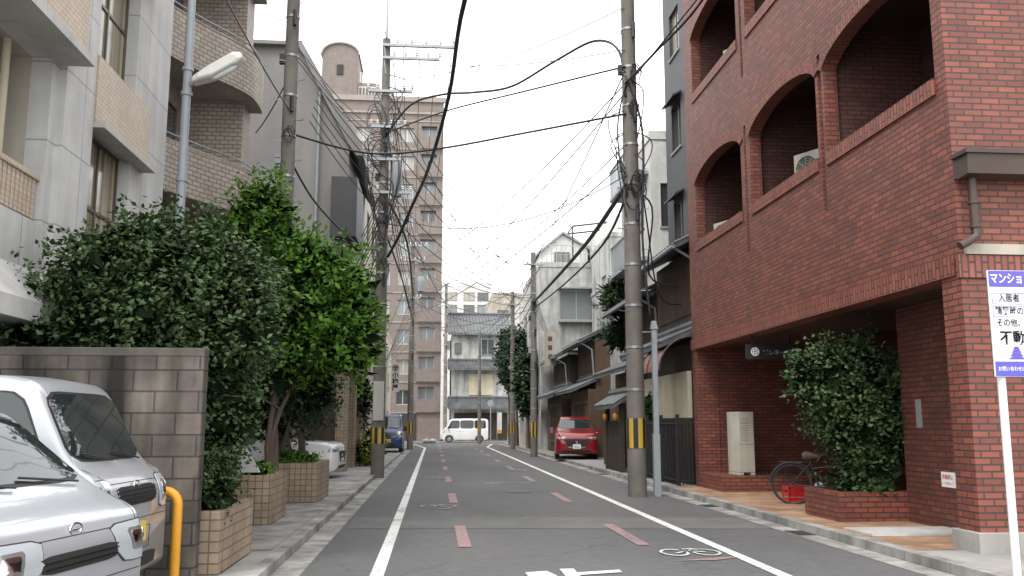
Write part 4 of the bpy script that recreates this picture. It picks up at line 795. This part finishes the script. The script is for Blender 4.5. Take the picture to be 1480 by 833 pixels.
wire(R1(7.6),(-1.3,53.9,9.6),1.0,.014); wire(R1(6.9),P1(7.6),.8,.013); wire(R1(9.3),(3.4,68.4,8.2),1.2,.016); wire(P1(11.6),(4.7,54.9,8.9),.8,.016); wire(P1(9.8),(.95,80.4,12.6),1.2,.016); wire(P1(8.6),(3.4,68.4,7.6),1.0,.016)
for z in (6.9,7.6,8.3): wire((4.75,55,z),(3.4,68.4,z-.2),.3,.02)
for i in range(7): wire(P1(7.0+.2*i,-.1),(-3.1-.1*i,28+i,4.6+.35*i),.15,.013)
for i in range(7): wire(P1(7.4+.3*i,.1),(-3.2,22+.3*i,9.0+.3*i),.15,.012)
for i in range(6): wire(P1(5.6+.35*i,-.1),(-2.9+.15*i,23+.4*i,3.0+.1*i),.1,.012)
for i in range(6): wire(P1(6.2+.5*i,.12),(-3.05,36+2.2*i,5+.8*i),.2,.015); wire((-1.3,54,6.5+.6*i),(-3.15,51+1.5*i,4.5+.2*i),.1,.018)
for i in range(4): wire((4.62,42,7+.3*i),(6.4,48+i,5.5+.5*i),.15,.014)
wire((-3.4,12,8.2),(-3.2,19,8.2),.1,.015); wire((-3.2,18.9,9),(-4.4,21.5,8.5),.1,.015)
wire((-1.3,54,11.5),(-3.3,60,7.3),.3,.016); wire((-1.3,54,7.2),(4.6,42,6.9),.3,.016); wire((4.62,42,8.4),(.95,80.4,12),.8,.018); wire((4.75,55,8.4),(.95,80.4,10),.8,.018)
# ================================================================ CARS
def lin(tab,x):
    for a,b in zip(tab,tab[1:]):
        if x<=b[0]:
            t=(x-a[0])/(b[0]-a[0]) if b[0]>a[0] else 0; t=max(0,t); return [a[i]+(b[i]-a[i])*t for i in range(len(a))]
    return list(tab[-1])
def loft(st,L,wr,wheels):
    ds=[]; x=0
    while x<L-1e-6: ds.append(x); x+=.012 if x<.12 else .03
    ds.append(L); rows=[]
    for d in ds:
        k=min(.04,d,L-d); rows.append([sum(v)/3 for v in zip(lin(st,d-k),lin(st,d),lin(st,d+k))]); rows[-1][0]=d
    vs=[];m=0
    for d,zb,zl,zt,wb,wl,wt in rows:
        X=L/2-d; sidez=zb
        for wx in wheels:
            q=(wr+.055)**2-(X-wx)**2
            if q>0: sidez=max(sidez,wr+math.sqrt(q))
        gh=zt-zl; rc=min(.08,gh*.3); zm=zb+(zl-zb)*.55
        pr=[(0,zb),(wb*.72,zb),(wb*.74,max(zb,min(sidez,zl-.12)))]
        s0=max(sidez,zb); s0=min(s0,zl-.12); pr+=[(wb*.985,s0),(wb,s0+.03)]
        for t in (.15,.3,.45,.6,.75,.88): z=s0+.03+(zl-s0-.03)*t; pr.append((wb+(wl-wb)*max(0,(z-zm)/(zl-zm)),z))
        pr+=[(wl,zl)]
        for t in (.03,.2,.4,.6,.8,1): z=zl+(zt-rc-zl)*t; pr.append((wl-.012+(wt-wl+.012)*t**1.1,z))
        for a in (22,45,68): pr.append((wt-rc*(1-math.cos(math.radians(a)))*1.2,zt-rc+rc*math.sin(math.radians(a))))
        w2=wt-rc*1.2; g2=min(1,gh*2); pr+=[(w2,zt),(w2*.66,zt+.008*g2),(w2*.33,zt+.014*g2),(0,zt+.016*g2)]
        ring=[(X,y,z) for y,z in pr]+[(X,-y,z) for y,z in pr[-2:0:-1]]; m=len(ring); vs+=ring
    k=len(rows); fs=[(i*m+j,i*m+(j+1)%m,(i+1)*m+(j+1)%m,(i+1)*m+j) for i in range(k-1) for j in range(m)]
    fs+=[tuple(range(m)),tuple((k-1)*m+j for j in range(m))[::-1]]
    return vs,fs
def chaikin(o,it):
    for _ in range(it):
        q=[]
        for i in range(len(o)):
            a,b=o[i],o[(i+1)%len(o)]; q+=[(a[0]*.88+b[0]*.12,a[1]*.88+b[1]*.12),(a[0]*.12+b[0]*.88,a[1]*.12+b[1]*.88)]
        o=q
    r=[]
    for i in range(len(o)):
        a,b=o[i],o[(i+1)%len(o)]; L=math.dist(a,b); k=max(1,int(L/.05)); r+=[(a[0]+(b[0]-a[0])*j/k,a[1]+(b[1]-a[1])*j/k) for j in range(k)]
    return r
def proj(bvh,d,h,p,off):
    o=h*p[0]+V((0,0,p[1]))-d*5; loc,nrm,_,_=bvh.ray_cast(o,d)
    if loc is None: loc,nrm,_,_=bvh.find_nearest(h*p[0]+V((0,0,p[1]))-d*1.2)
    return loc-d*off
def decal(mb,bvh,d,out,off=.006,m=0,rings=7,it=2):
    d=V(d).normalized(); h=d.cross(V((0,0,1))).normalized(); o=chaikin(out,it)
    cx=sum(p[0] for p in o)/len(o); cz=sum(p[1] for p in o)/len(o); n=len(o); vs=[proj(bvh,d,h,(cx,cz),off)]
    for k in range(1,rings+1): vs+=[proj(bvh,d,h,(cx+(p[0]-cx)*k/rings,cz+(p[1]-cz)*k/rings),off) for p in o]
    vs+=[v+d*(off+.01) for v in vs[-n:]]
    fs=[(0,1+j,1+(j+1)%n) for j in range(n)]+[(1+(k-1)*n+j,1+k*n+j,1+k*n+(j+1)%n,1+(k-1)*n+(j+1)%n) for k in range(1,rings+1) for j in range(n)]
    mb.add(vs,fs,m)
def grow(o,e):
    cx=sum(p[0] for p in o)/len(o); cz=sum(p[1] for p in o)/len(o); return [(p[0]+math.copysign(e,p[0]-cx),p[1]+math.copysign(e,p[1]-cz)) for p in o]
def seam(mb,bvh,d,pts,r=.0035,m=0,off=.0):
    d=V(d).normalized(); h=d.cross(V((0,0,1))).normalized(); q=[]
    for a,b in zip(pts,pts[1:]):
        k=max(1,int(math.dist(a,b)/.04)); q+=[(a[0]+(b[0]-a[0])*j/k,a[1]+(b[1]-a[1])*j/k) for j in range(k)]
    q.append(pts[-1]); mb.tube([proj(bvh,d,h,p,off) for p in q],r,5,m)
def vehicle(name,label,cat,st,L,paint,loc,rot,sc,sp):
    r=thing(name,label,cat,loc,rot); r.scale=sc
    wr=sp['wr']; vs,fs=loft(st,L,wr,sp['wheels']); bvh=BVHTree.FromPolygons([V(v) for v in vs],fs)
    mb=MB(); mb.add(vs,fs); mb.obj('body',[paint],r,local=True,smooth=True,sharp=32)
    FR,SR,SL=(-1,0,0),(0,1,0),(0,-1,0); mir=lambda o:[(-a,b) for a,b in o]
    def part(nm_,d,out,mats,frame=.02,off=.004,it=2):
        mb=MB()
        if frame: decal(mb,bvh,d,grow(out,frame),off*.5,1,it=it)
        decal(mb,bvh,d,out,off,0,it=it); return mb.obj(nm_,mats,r,local=True,smooth=True,fix=False,sharp=50)
    part('windscreen',FR,sp['ws'],[m_cglass,m_black],.02,.008)
    for o in sp['side']:
        part('side_window',SR,o,[m_cglass,m_black],.016); part('side_window',SL,mir(o),[m_cglass,m_black],.016)
    if 'rear' in sp: part('rear_window',(1,0,0),sp['rear'],[m_cglass,m_black],.02,.008)
    for o,mt in sp['dark']: part('bumper_grille',FR,o,[mt,m_black],.0,.006,1)
    for s,d in ((1,(-1,sp.get('ha',.8),0)),(-1,(-1,-sp.get('ha',.8),0))):
        dv=V(d).normalized(); hh=dv.cross(V((0,0,1))).normalized()
        cx=sp['hc'][0]*hh.x+(-sp['hc'][1]*s)*hh.y; out=[(cx+a*s,z) for a,z in sp['hl']]
        part('headlight',d,out,[m_lens,m_black],.006,.010,1)
        for bx_ in sp['bulb']:
            mb=MB(); decal(mb,bvh,d,[(cx+a*s,z) for a,z in bx_],.013,1,3,1)
            ca=sum(a for a,z in bx_)/len(bx_); cz=sum(z for a,z in bx_)/len(bx_)
            decal(mb,bvh,d,[(cx+(ca+(a-ca)*.72)*s,cz+(z-cz)*.72) for a,z in bx_],.016,0,3,2)
            mb.obj('headlamp_reflector',[m_chrome,m_lensd],r,local=True,smooth=True,fix=False)
    mb=MB()
    for s in sp['seams']: seam(mb,bvh,SR,s); seam(mb,bvh,SL,mir(s))
    for s in sp['fseams']: seam(mb,bvh,FR,s)
    mb.obj('panel_gap',[m_black],r,local=True,fix=False)
    mb=MB()
    for z,w in sp['bars']: seam(mb,bvh,FR,[(-w,z),(w,z)],.006,0,.01)
    if mb.v: mb.obj('grille_bar',[m_chrome],r,local=True)
    for s in (1,-1):
        mx,my,mz=sp['mirror']; mb=MB(); mb.box(mx-.035,mx+.035,s*(my+.07),s*(my+.22),mz-.13,mz+.1); mb.tube([(mx-.02,s*(my-.05),mz-.12),(mx,s*(my+.1),mz-.09)],.02,6); mb.obj('wing_mirror',[sp.get('mm',m_black)],r,local=True,bev=.025)
        for hx in sp['handles']:
            p=proj(bvh,V((0,s,0)),V((s,0,0)),(hx*s,.93),.018); mb=MB(); mb.tube([p+V((q,0,0)) for q in (-.09,-.05,.05,.09)],[.006,.014,.014,.006],8); mb.obj('door_handle',[paint],r,local=True,smooth=True)
    for a,b in sp['wip']:
        mb=MB(); seam(mb,bvh,FR,[a,b],.008,0,.03); mb.obj('wiper',[m_black],r,local=True)
    px=L/2+.02; pm=sp.get('pm',m_plate); mb=MB(); mb.box(px-.05,px,-.165,.165,sp['pz'],sp['pz']+.165); mb.obj('number_plate',[pm],r,local=True)
    text(sp.get('pt','41-06'),.1,(px+.003,0,sp['pz']+.065),math.pi/2,m_signk,r,local=True)
    if sp.get('em'):
        p=proj(bvh,V(FR),V((0,1,0)),(0,sp['em']),.008); mb=MB(); mb.tube([p+V((0,.055*math.cos(t),.036*math.sin(t))) for t in [2*math.pi*i/20 for i in range(21)]],.006,5,0,False); mb.tube([p+V((0,-.03,.0)),p+V((0,.03,.0))],.005,5); mb.obj('emblem',[m_chrome],r,local=True)
    for wx in sp['wheels']:
        for s in (1,-1):
            W=sp['W']; we=D.objects.new('wheel',None); COL.objects.link(we); we.parent=r; we.location=(wx,s*(W-.02),wr); OFF[we.name]=V((0,0,0))
            mb=MB(); mb.lathe([(wr*.66,0),(wr*.72,s*.012),(wr*.9,s*.012),(wr*.98,0),(wr,-s*.03),(wr,-s*.17)],(0,0,0),'y',28); mb.obj('tyre',[m_black],we,local=True,smooth=True)
            mb=MB(); mb.lathe([(wr*.66,0),(wr*.62,-s*.02),(wr*.3,-s*.015),(wr*.2,s*.004),(0,s*.004)],(0,0,0),'y',24)
            for k in range(6): a=2*math.pi*k/6; mb.tube([(wr*.15*math.cos(a),s*.004,wr*.15*math.sin(a)),(wr*.62*math.cos(a),-s*.006,wr*.62*math.sin(a))],.022,5,1)
            mb.obj('rim',[m_steel,m_alloy],we,local=True,smooth=True)
    return r
h=1.7
kei=[(0,.30,.70,.90,.66,.66,.62),(.03,.24,.92,1.0,.71,.705,.67),(.06,.21,1.0,1.06,.73,.72,.69),(.12,.2,1.03,1.10,.735,.725,.70),(.20,.2,1.05,1.14,.7375,.73,.70),(.24,.2,1.06,1.18,.7375,.73,.70),(.52,.2,1.07,1.76,.7375,.73,.665),(.60,.2,1.07,1.84,.7375,.73,.66),(.8,.20,1.07,1.88,.7375,.73,.655),(2.0,.20,1.07,1.90,.7375,.73,.655),(3.2,.20,1.07,1.88,.7375,.725,.655),(3.35,.24,1.06,1.82,.73,.71,.64),(3.40,.34,1.0,1.68,.70,.69,.62)]
kspec=dict(ws=[(-.65,1.21),(.65,1.21),(.605,1.74),(-.605,1.74)],side=[[(h-.40,1.13),(h-1.25,1.13),(h-1.25,1.74),(h-.66,1.74)],[(h-1.33,1.13),(h-2.30,1.13),(h-2.30,1.75),(h-1.33,1.75)],[(h-2.38,1.13),(h-3.22,1.13),(h-3.18,1.75),(h-2.38,1.75)]],rear=[(-.58,1.15),(.58,1.15),(.54,1.7),(-.54,1.7)],
 dark=[([(-.38,.82),(.38,.82),(.40,.98),(-.40,.98)],m_black),([(-.42,.28),(.42,.28),(.45,.40),(-.45,.40)],m_black)],bars=[(.845,.38),(.88,.39),(.915,.395),(.95,.395)],
 hc=(1.67,.64),ha=.45,hl=[(-.13,.76),(.15,.76),(.17,.92),(.12,1.05),(-.13,1.05)],bulb=[[(-.10,.81),(0,.81),(0,1.01),(-.10,1.01)],[(.02,.81),(.12,.81),(.10,1.0),(.02,1.0)]],em=.98,
 seams=[[(h-.34,.62),(h-.28,.98),(h-.33,1.1)],[(h-1.29,.25),(h-1.29,1.77)],[(h-.9,.27),(h-2.5,.27)],[(h-2.34,.5),(h-2.33,1.77)],[(h-.36,1.10),(h-3.3,1.10)]],
 fseams=[[(-.64,1.14),(-.5,1.01),(.5,1.01),(.64,1.14)],[(-.70,.70),(.70,.70)],[(-.3,.62),(.3,.62),(.28,.44),(-.28,.44),(-.3,.62)]],mirror=(h-.42,.72,1.18),wip=[((-.05,1.19),(-.52,1.26)),((.52,1.19),(.05,1.26))],pz=.50,wheels=(h-.50,h-2.75),W=.735,wr=.27,handles=(h-1.15,h-1.45))
raked=[(0,.30,.66,.82,.63,.63,.59),(.03,.24,.86,.93,.70,.70,.66),(.06,.21,.92,.98,.74,.73,.70),(.13,.2,.96,1.03,.77,.755,.73),(.26,.2,.99,1.09,.775,.76,.735),(.33,.2,1.01,1.13,.775,.76,.735),(.38,.2,1.02,1.17,.775,.76,.735),(.88,.2,1.05,1.62,.775,.755,.67),(1.06,.2,1.05,1.69,.775,.755,.665),(2.0,.2,1.05,1.72,.775,.755,.66),(3.2,.2,1.05,1.70,.775,.75,.66),(3.35,.24,1.04,1.62,.76,.73,.64),(3.4,.34,.98,1.46,.72,.70,.60)]
rspec=dict(kspec); rspec.update(ws=[(-.69,1.21),(.69,1.21),(.62,1.60),(-.62,1.60)],side=[[(h-.64,1.11),(h-1.45,1.11),(h-1.45,1.57),(h-1.06,1.57)],[(h-1.53,1.11),(h-2.5,1.11),(h-2.5,1.58),(h-1.53,1.58)]],rear=[(-.55,1.15),(.55,1.15),(.5,1.5),(-.5,1.5)],dark=[([(-.34,.74),(.34,.74),(.37,.84),(-.37,.84)],m_black),([(-.42,.28),(.42,.28),(.45,.42),(-.45,.42)],m_black)],bars=[(.77,.34),(.805,.35)],hc=(1.64,.62),ha=.7,hl=[(-.30,.70),(.18,.70),(.26,.78),(.26,.93),(-.26,.95),(-.32,.84)],bulb=[[(-.24,.75),(-.05,.75),(-.05,.90),(-.24,.90)],[(-.02,.76),(.13,.76),(.15,.90),(-.02,.90)]],em=.95,
 seams=[[(h-.47,.55),(h-.48,.98),(h-.56,1.09)],[(h-1.49,.25),(h-1.49,1.61)],[(h-.9,.27),(h-2.5,.27)],[(h-.7,1.08),(h-3.3,1.08)]],fseams=[[(-.71,1.10),(-.62,.92),(.62,.92),(.71,1.10)],[(-.72,.64),(.72,.64)]],mirror=(h-.70,.75,1.16),wip=[((-.05,1.19),(-.54,1.24)),((.54,1.19),(.05,1.24))],pz=.47,W=.775,pm=m_platew,pt='21-30')
def place(nose,ang,L): return (nose[0]-math.cos(ang)*L/2,nose[1]-math.sin(ang)*L/2,.096)
a=math.radians(-3); vehicle('parked_van','silver small van parked nose out beside block wall','van',kei,3.4,m_silver,place((-2.36,7.62),a,3.4),a,(1,1,.94),kspec)
a=math.radians(-10); vehicle('parked_van','silver van with large clear headlights parked nose out','van',raked,3.4,m_silver,place((-1.83,5.05),a,3.4),a,(1,1,.90),rspec)
sp3=dict(kspec); sp3['pt']='80-12'
vehicle('parked_van','small white van standing across the junction','van',kei,3.4,m_carw,(2.6,75.5,0),math.radians(178),(1.1,1,1.02),sp3)
vehicle('parked_van','small blue van parked beside garden wall','van',kei,3.4,m_carb,(-2.3,47.5,.096),math.radians(-90),(1,1,1),sp3)
h2=2.225
suv=[(0,.34,.66,.74,.66,.66,.54),(.04,.26,.82,.92,.79,.78,.68),(.12,.22,.93,1.0,.87,.85,.77),(.35,.2,.99,1.06,.91,.88,.81),(.9,.2,1.02,1.10,.92,.89,.82),(1.25,.2,1.03,1.14,.92,.89,.82),(1.35,.2,1.03,1.18,.92,.89,.81),(2.05,.2,1.06,1.60,.92,.88,.66),(2.3,.2,1.07,1.66,.92,.88,.65),(3.0,.2,1.09,1.67,.92,.88,.65),(3.7,.2,1.12,1.60,.92,.87,.63),(4.2,.25,1.12,1.36,.90,.84,.62),(4.38,.3,1.05,1.16,.86,.8,.6),(4.45,.38,.9,.98,.78,.72,.55)]
sspec=dict(kspec); sspec.update(ws=[(-.74,1.2),(.74,1.2),(.59,1.55),(-.59,1.55)],side=[[(h2-1.75,1.13),(h2-2.5,1.14),(h2-2.5,1.54),(h2-2.25,1.54)],[(h2-2.58,1.14),(h2-3.3,1.16),(h2-3.3,1.53),(h2-2.58,1.55)],[(h2-3.38,1.17),(h2-3.95,1.2),(h2-3.65,1.46),(h2-3.38,1.5)]],rear=[(-.6,1.2),(.6,1.2),(.5,1.5),(-.5,1.5)],
 dark=[([(-.36,.46),(.36,.46),(.56,.80),(-.56,.80)],m_black),([(-.70,.27),(.70,.27),(.70,.38),(-.70,.38)],m_black)],bars=[(.475,.36)],hc=(2.1,.68),ha=.7,hl=[(-.24,.78),(.16,.79),(.25,.88),(-.2,.86)],bulb=[[(-.15,.80),(.1,.80),(.1,.85),(-.15,.84)]],em=.66,
 seams=[[(h2-1.25,.3),(h2-1.3,1.02)],[(h2-2.54,.3),(h2-2.54,1.58)],[(h2-3.34,.5),(h2-3.34,1.54)],[(h2-1.2,.3),(h2-3.3,.3)]],fseams=[[(-.8,1.06),(-.7,.88),(.7,.88),(.8,1.06)]],mirror=(h2-1.75,.9,1.12),wip=[],pz=.42,wheels=(h2-.88,h2-3.55),W=.915,wr=.35,mm=m_carr,pm=m_platew,pt='40-61',handles=(h2-2.4,h2-3.2))
vehicle('parked_suv','dark red suv parked facing the street','car',suv,4.45,m_carr,(5.95,38.2,.096),math.radians(-97),(1,.95,1.03),sspec)
s4=dict(sspec); s4['mm']=m_carw; s4['pt']='55-08'
vehicle('parked_car','white hatchback nosing out of the carport','car',suv,4.45,m_carw,(-2.45-2.2,24.9,.096),math.radians(-4),(1,.92,.88),s4)
# ================================================================ BICYCLE
bk=thing('bicycle','black city bicycle with rear rack leaning by planter','bicycle',(6.85,15.6,.1),math.radians(-28))
WR=.34
for wx in (-.55,.55):
    we=D.objects.new('wheel',None); COL.objects.link(we); we.parent=bk; we.location=(wx,0,WR); OFF[we.name]=V((0,0,0))
    ring=[(WR*math.cos(t),0,WR*math.sin(t)) for t in [2*math.pi*i/36 for i in range(37)]]
    mb=MB(); mb.tube(ring,.021,6,0,False); mb.obj('tyre',[m_black],we,local=True,smooth=True,fix=False)
    mb=MB(); mb.tube([(p[0]*.94,0,p[2]*.94) for p in ring],.009,5,0,False)
    for i in range(18): t=2*math.pi*i/18; mb.tube([(0,.02*(-1)**i,0),(WR*.93*math.cos(t),0,WR*.93*math.sin(t))],.0018,3)
    mb.tube([(0,-.05,0),(0,.05,0)],.022,8); mb.obj('rim',[m_dgrey],we,local=True,fix=False)
mb=MB(); BBk=(-.1,0,.3); ST=(-.22,0,.72)
for a_,b_ in ((BBk,ST),(BBk,(.42,0,.62)),((-.2,0,.62),(.40,0,.70)),((.36,0,.86),(.45,0,.55)),((.45,0,.55),(.55,.04,WR)),((.45,0,.55),(.55,-.04,WR)),(BBk,(-.55,.04,WR)),(BBk,(-.55,-.04,WR)),(ST,(-.55,.05,WR)),(ST,(-.55,-.05,WR))): mb.tube([a_,b_],.014,8)
mb.tube([(-.30,0,.73),(-.75,0,.73)],.01,6)
for s in (-1,1): mb.tube([(-.28,s*.05,.73),(-.78,s*.05,.73),(-.55,s*.05,WR)],.006,5)
mb.obj('frame',[m_black],bk,local=True,smooth=True)
for wx in (-.55,.55):
    mb=MB(); mb.tube([(wx+(WR+.04)*math.cos(t),0,WR+(WR+.04)*math.sin(t)) for t in [math.radians(20+i*12) for i in range(14)]],.022,6); mb.obj('mudguard',[m_black],bk,local=True)
mb=MB(); mb.tube([(-.36,0,.83),(-.3,0,.84),(-.15,0,.83),(-.04,0,.825)],[.05,.09,.05,.02],10); mb.tube([(-.22,0,.72),(-.24,0,.82)],.013,6); mb.obj('saddle',[m_wood2],bk,local=True,smooth=True)
mb=MB(); mb.tube([(.2,.28,.95),(.32,.25,1.0),(.36,.08,.95),(.36,0,.9),(.36,-.08,.95),(.32,-.25,1.0),(.2,-.28,.95)],.012,6); mb.tube([(.36,0,.85),(.36,0,.92)],.014,6); mb.obj('handlebar',[m_steel],bk,local=True,smooth=True)
mb=MB(); mb.lathe([(0,0),(.09,0),(.09,.01),(0,.01)],(-.1,.05,.3),'y',16); mb.tube([(-.1,.07,.3),(-.1,.07,.14),(-.1,.13,.14)],.01,5); mb.obj('crank',[m_steel],bk,local=True)
rx=thing('plastic_crate','red plastic crate behind the bicycle','crate',(6.6,16.15,.1)); mb=MB()
for q in ((-.25,.25,-.18,-.16),(-.25,.25,.16,.18),(-.25,-.23,-.16,.16),(.23,.25,-.16,.16)):
    for z in (.0,.11,.22): mb.box(*q,z,z+.07)
mb.box(-.25,.25,-.18,.18,0,.02)
for x in (-.25,.23):
    for y in (-.18,.16): mb.box(x,x+.02,y,y+.02,0,.29)
mb.obj('shell',[m_red],rx,local=True)
for i,(x,y) in enumerate(((-.6,71.5),(-.1,71.7))):
    mb=MB(); mb.ball((x,y,.18),(.3,.25,.2),0,12,8); mb.tube([(x,y,.36),(x,y,.46)],[.05,.08],6); mb.obj('rubbish_bag',[m_gsteel],label='tied rubbish bag on the street corner',cat='rubbish bag',group='rubbish bags',smooth=True)
# ================================================================ CAMERA / LIGHT
cam=D.cameras.new('camera'); co=D.objects.new('camera',cam); COL.objects.link(co); cam.sensor_width=36; cam.lens=31.62; cam.clip_end=2000; cam.clip_start=.05
co.location=(0,0,1.5); co.rotation_euler=(math.radians(90+8.6),0,math.radians(-4.9)); S.camera=co
w=D.worlds.new('World'); S.world=w; w.use_nodes=True; nt=w.node_tree; bg=nt.nodes['Background']
sk=N(nt,'TexSky',sky_type='NISHITA'); sk.sun_disc=False; sk.sun_elevation=math.radians(55); sk.sun_rotation=math.radians(215); sk.air_density=1; sk.dust_density=4
hsv=N(nt,'HueSaturation'); hsv.inputs['Saturation'].default_value=.12; nt.links.new(sk.outputs[0],hsv.inputs['Color']); nt.links.new(hsv.outputs[0],bg.inputs[0]); bg.inputs[1].default_value=.12
bg2=N(nt,'Background'); tc_=N(nt,'TexCoord'); cn=nz(nt,tc_.outputs['Generated'],1.5,4); nt.links.new(ramp(nt,cn,.3,.7,(.96,.972,.988),(1,1,1)),bg2.inputs[0]); bg2.inputs[1].default_value=2.15
ad=N(nt,'AddShader'); nt.links.new(bg.outputs[0],ad.inputs[0]); nt.links.new(bg2.outputs[0],ad.inputs[1]); nt.links.new(ad.outputs[0],nt.nodes['World Output'].inputs[0])
su=D.lights.new('sun','SUN'); su.energy=1.5; su.angle=math.radians(12); su.color=(1,.96,.9); so=D.objects.new('sun',su); COL.objects.link(so)
el,az=math.radians(55),math.radians(215)
dirv=V((math.sin(az)*math.cos(el),math.cos(az)*math.cos(el),math.sin(el))); so.rotation_euler=dirv.to_track_quat('Z','Y').to_euler()
S.view_settings.view_transform='Standard'; S.view_settings.look='None'; S.view_settings.exposure=0
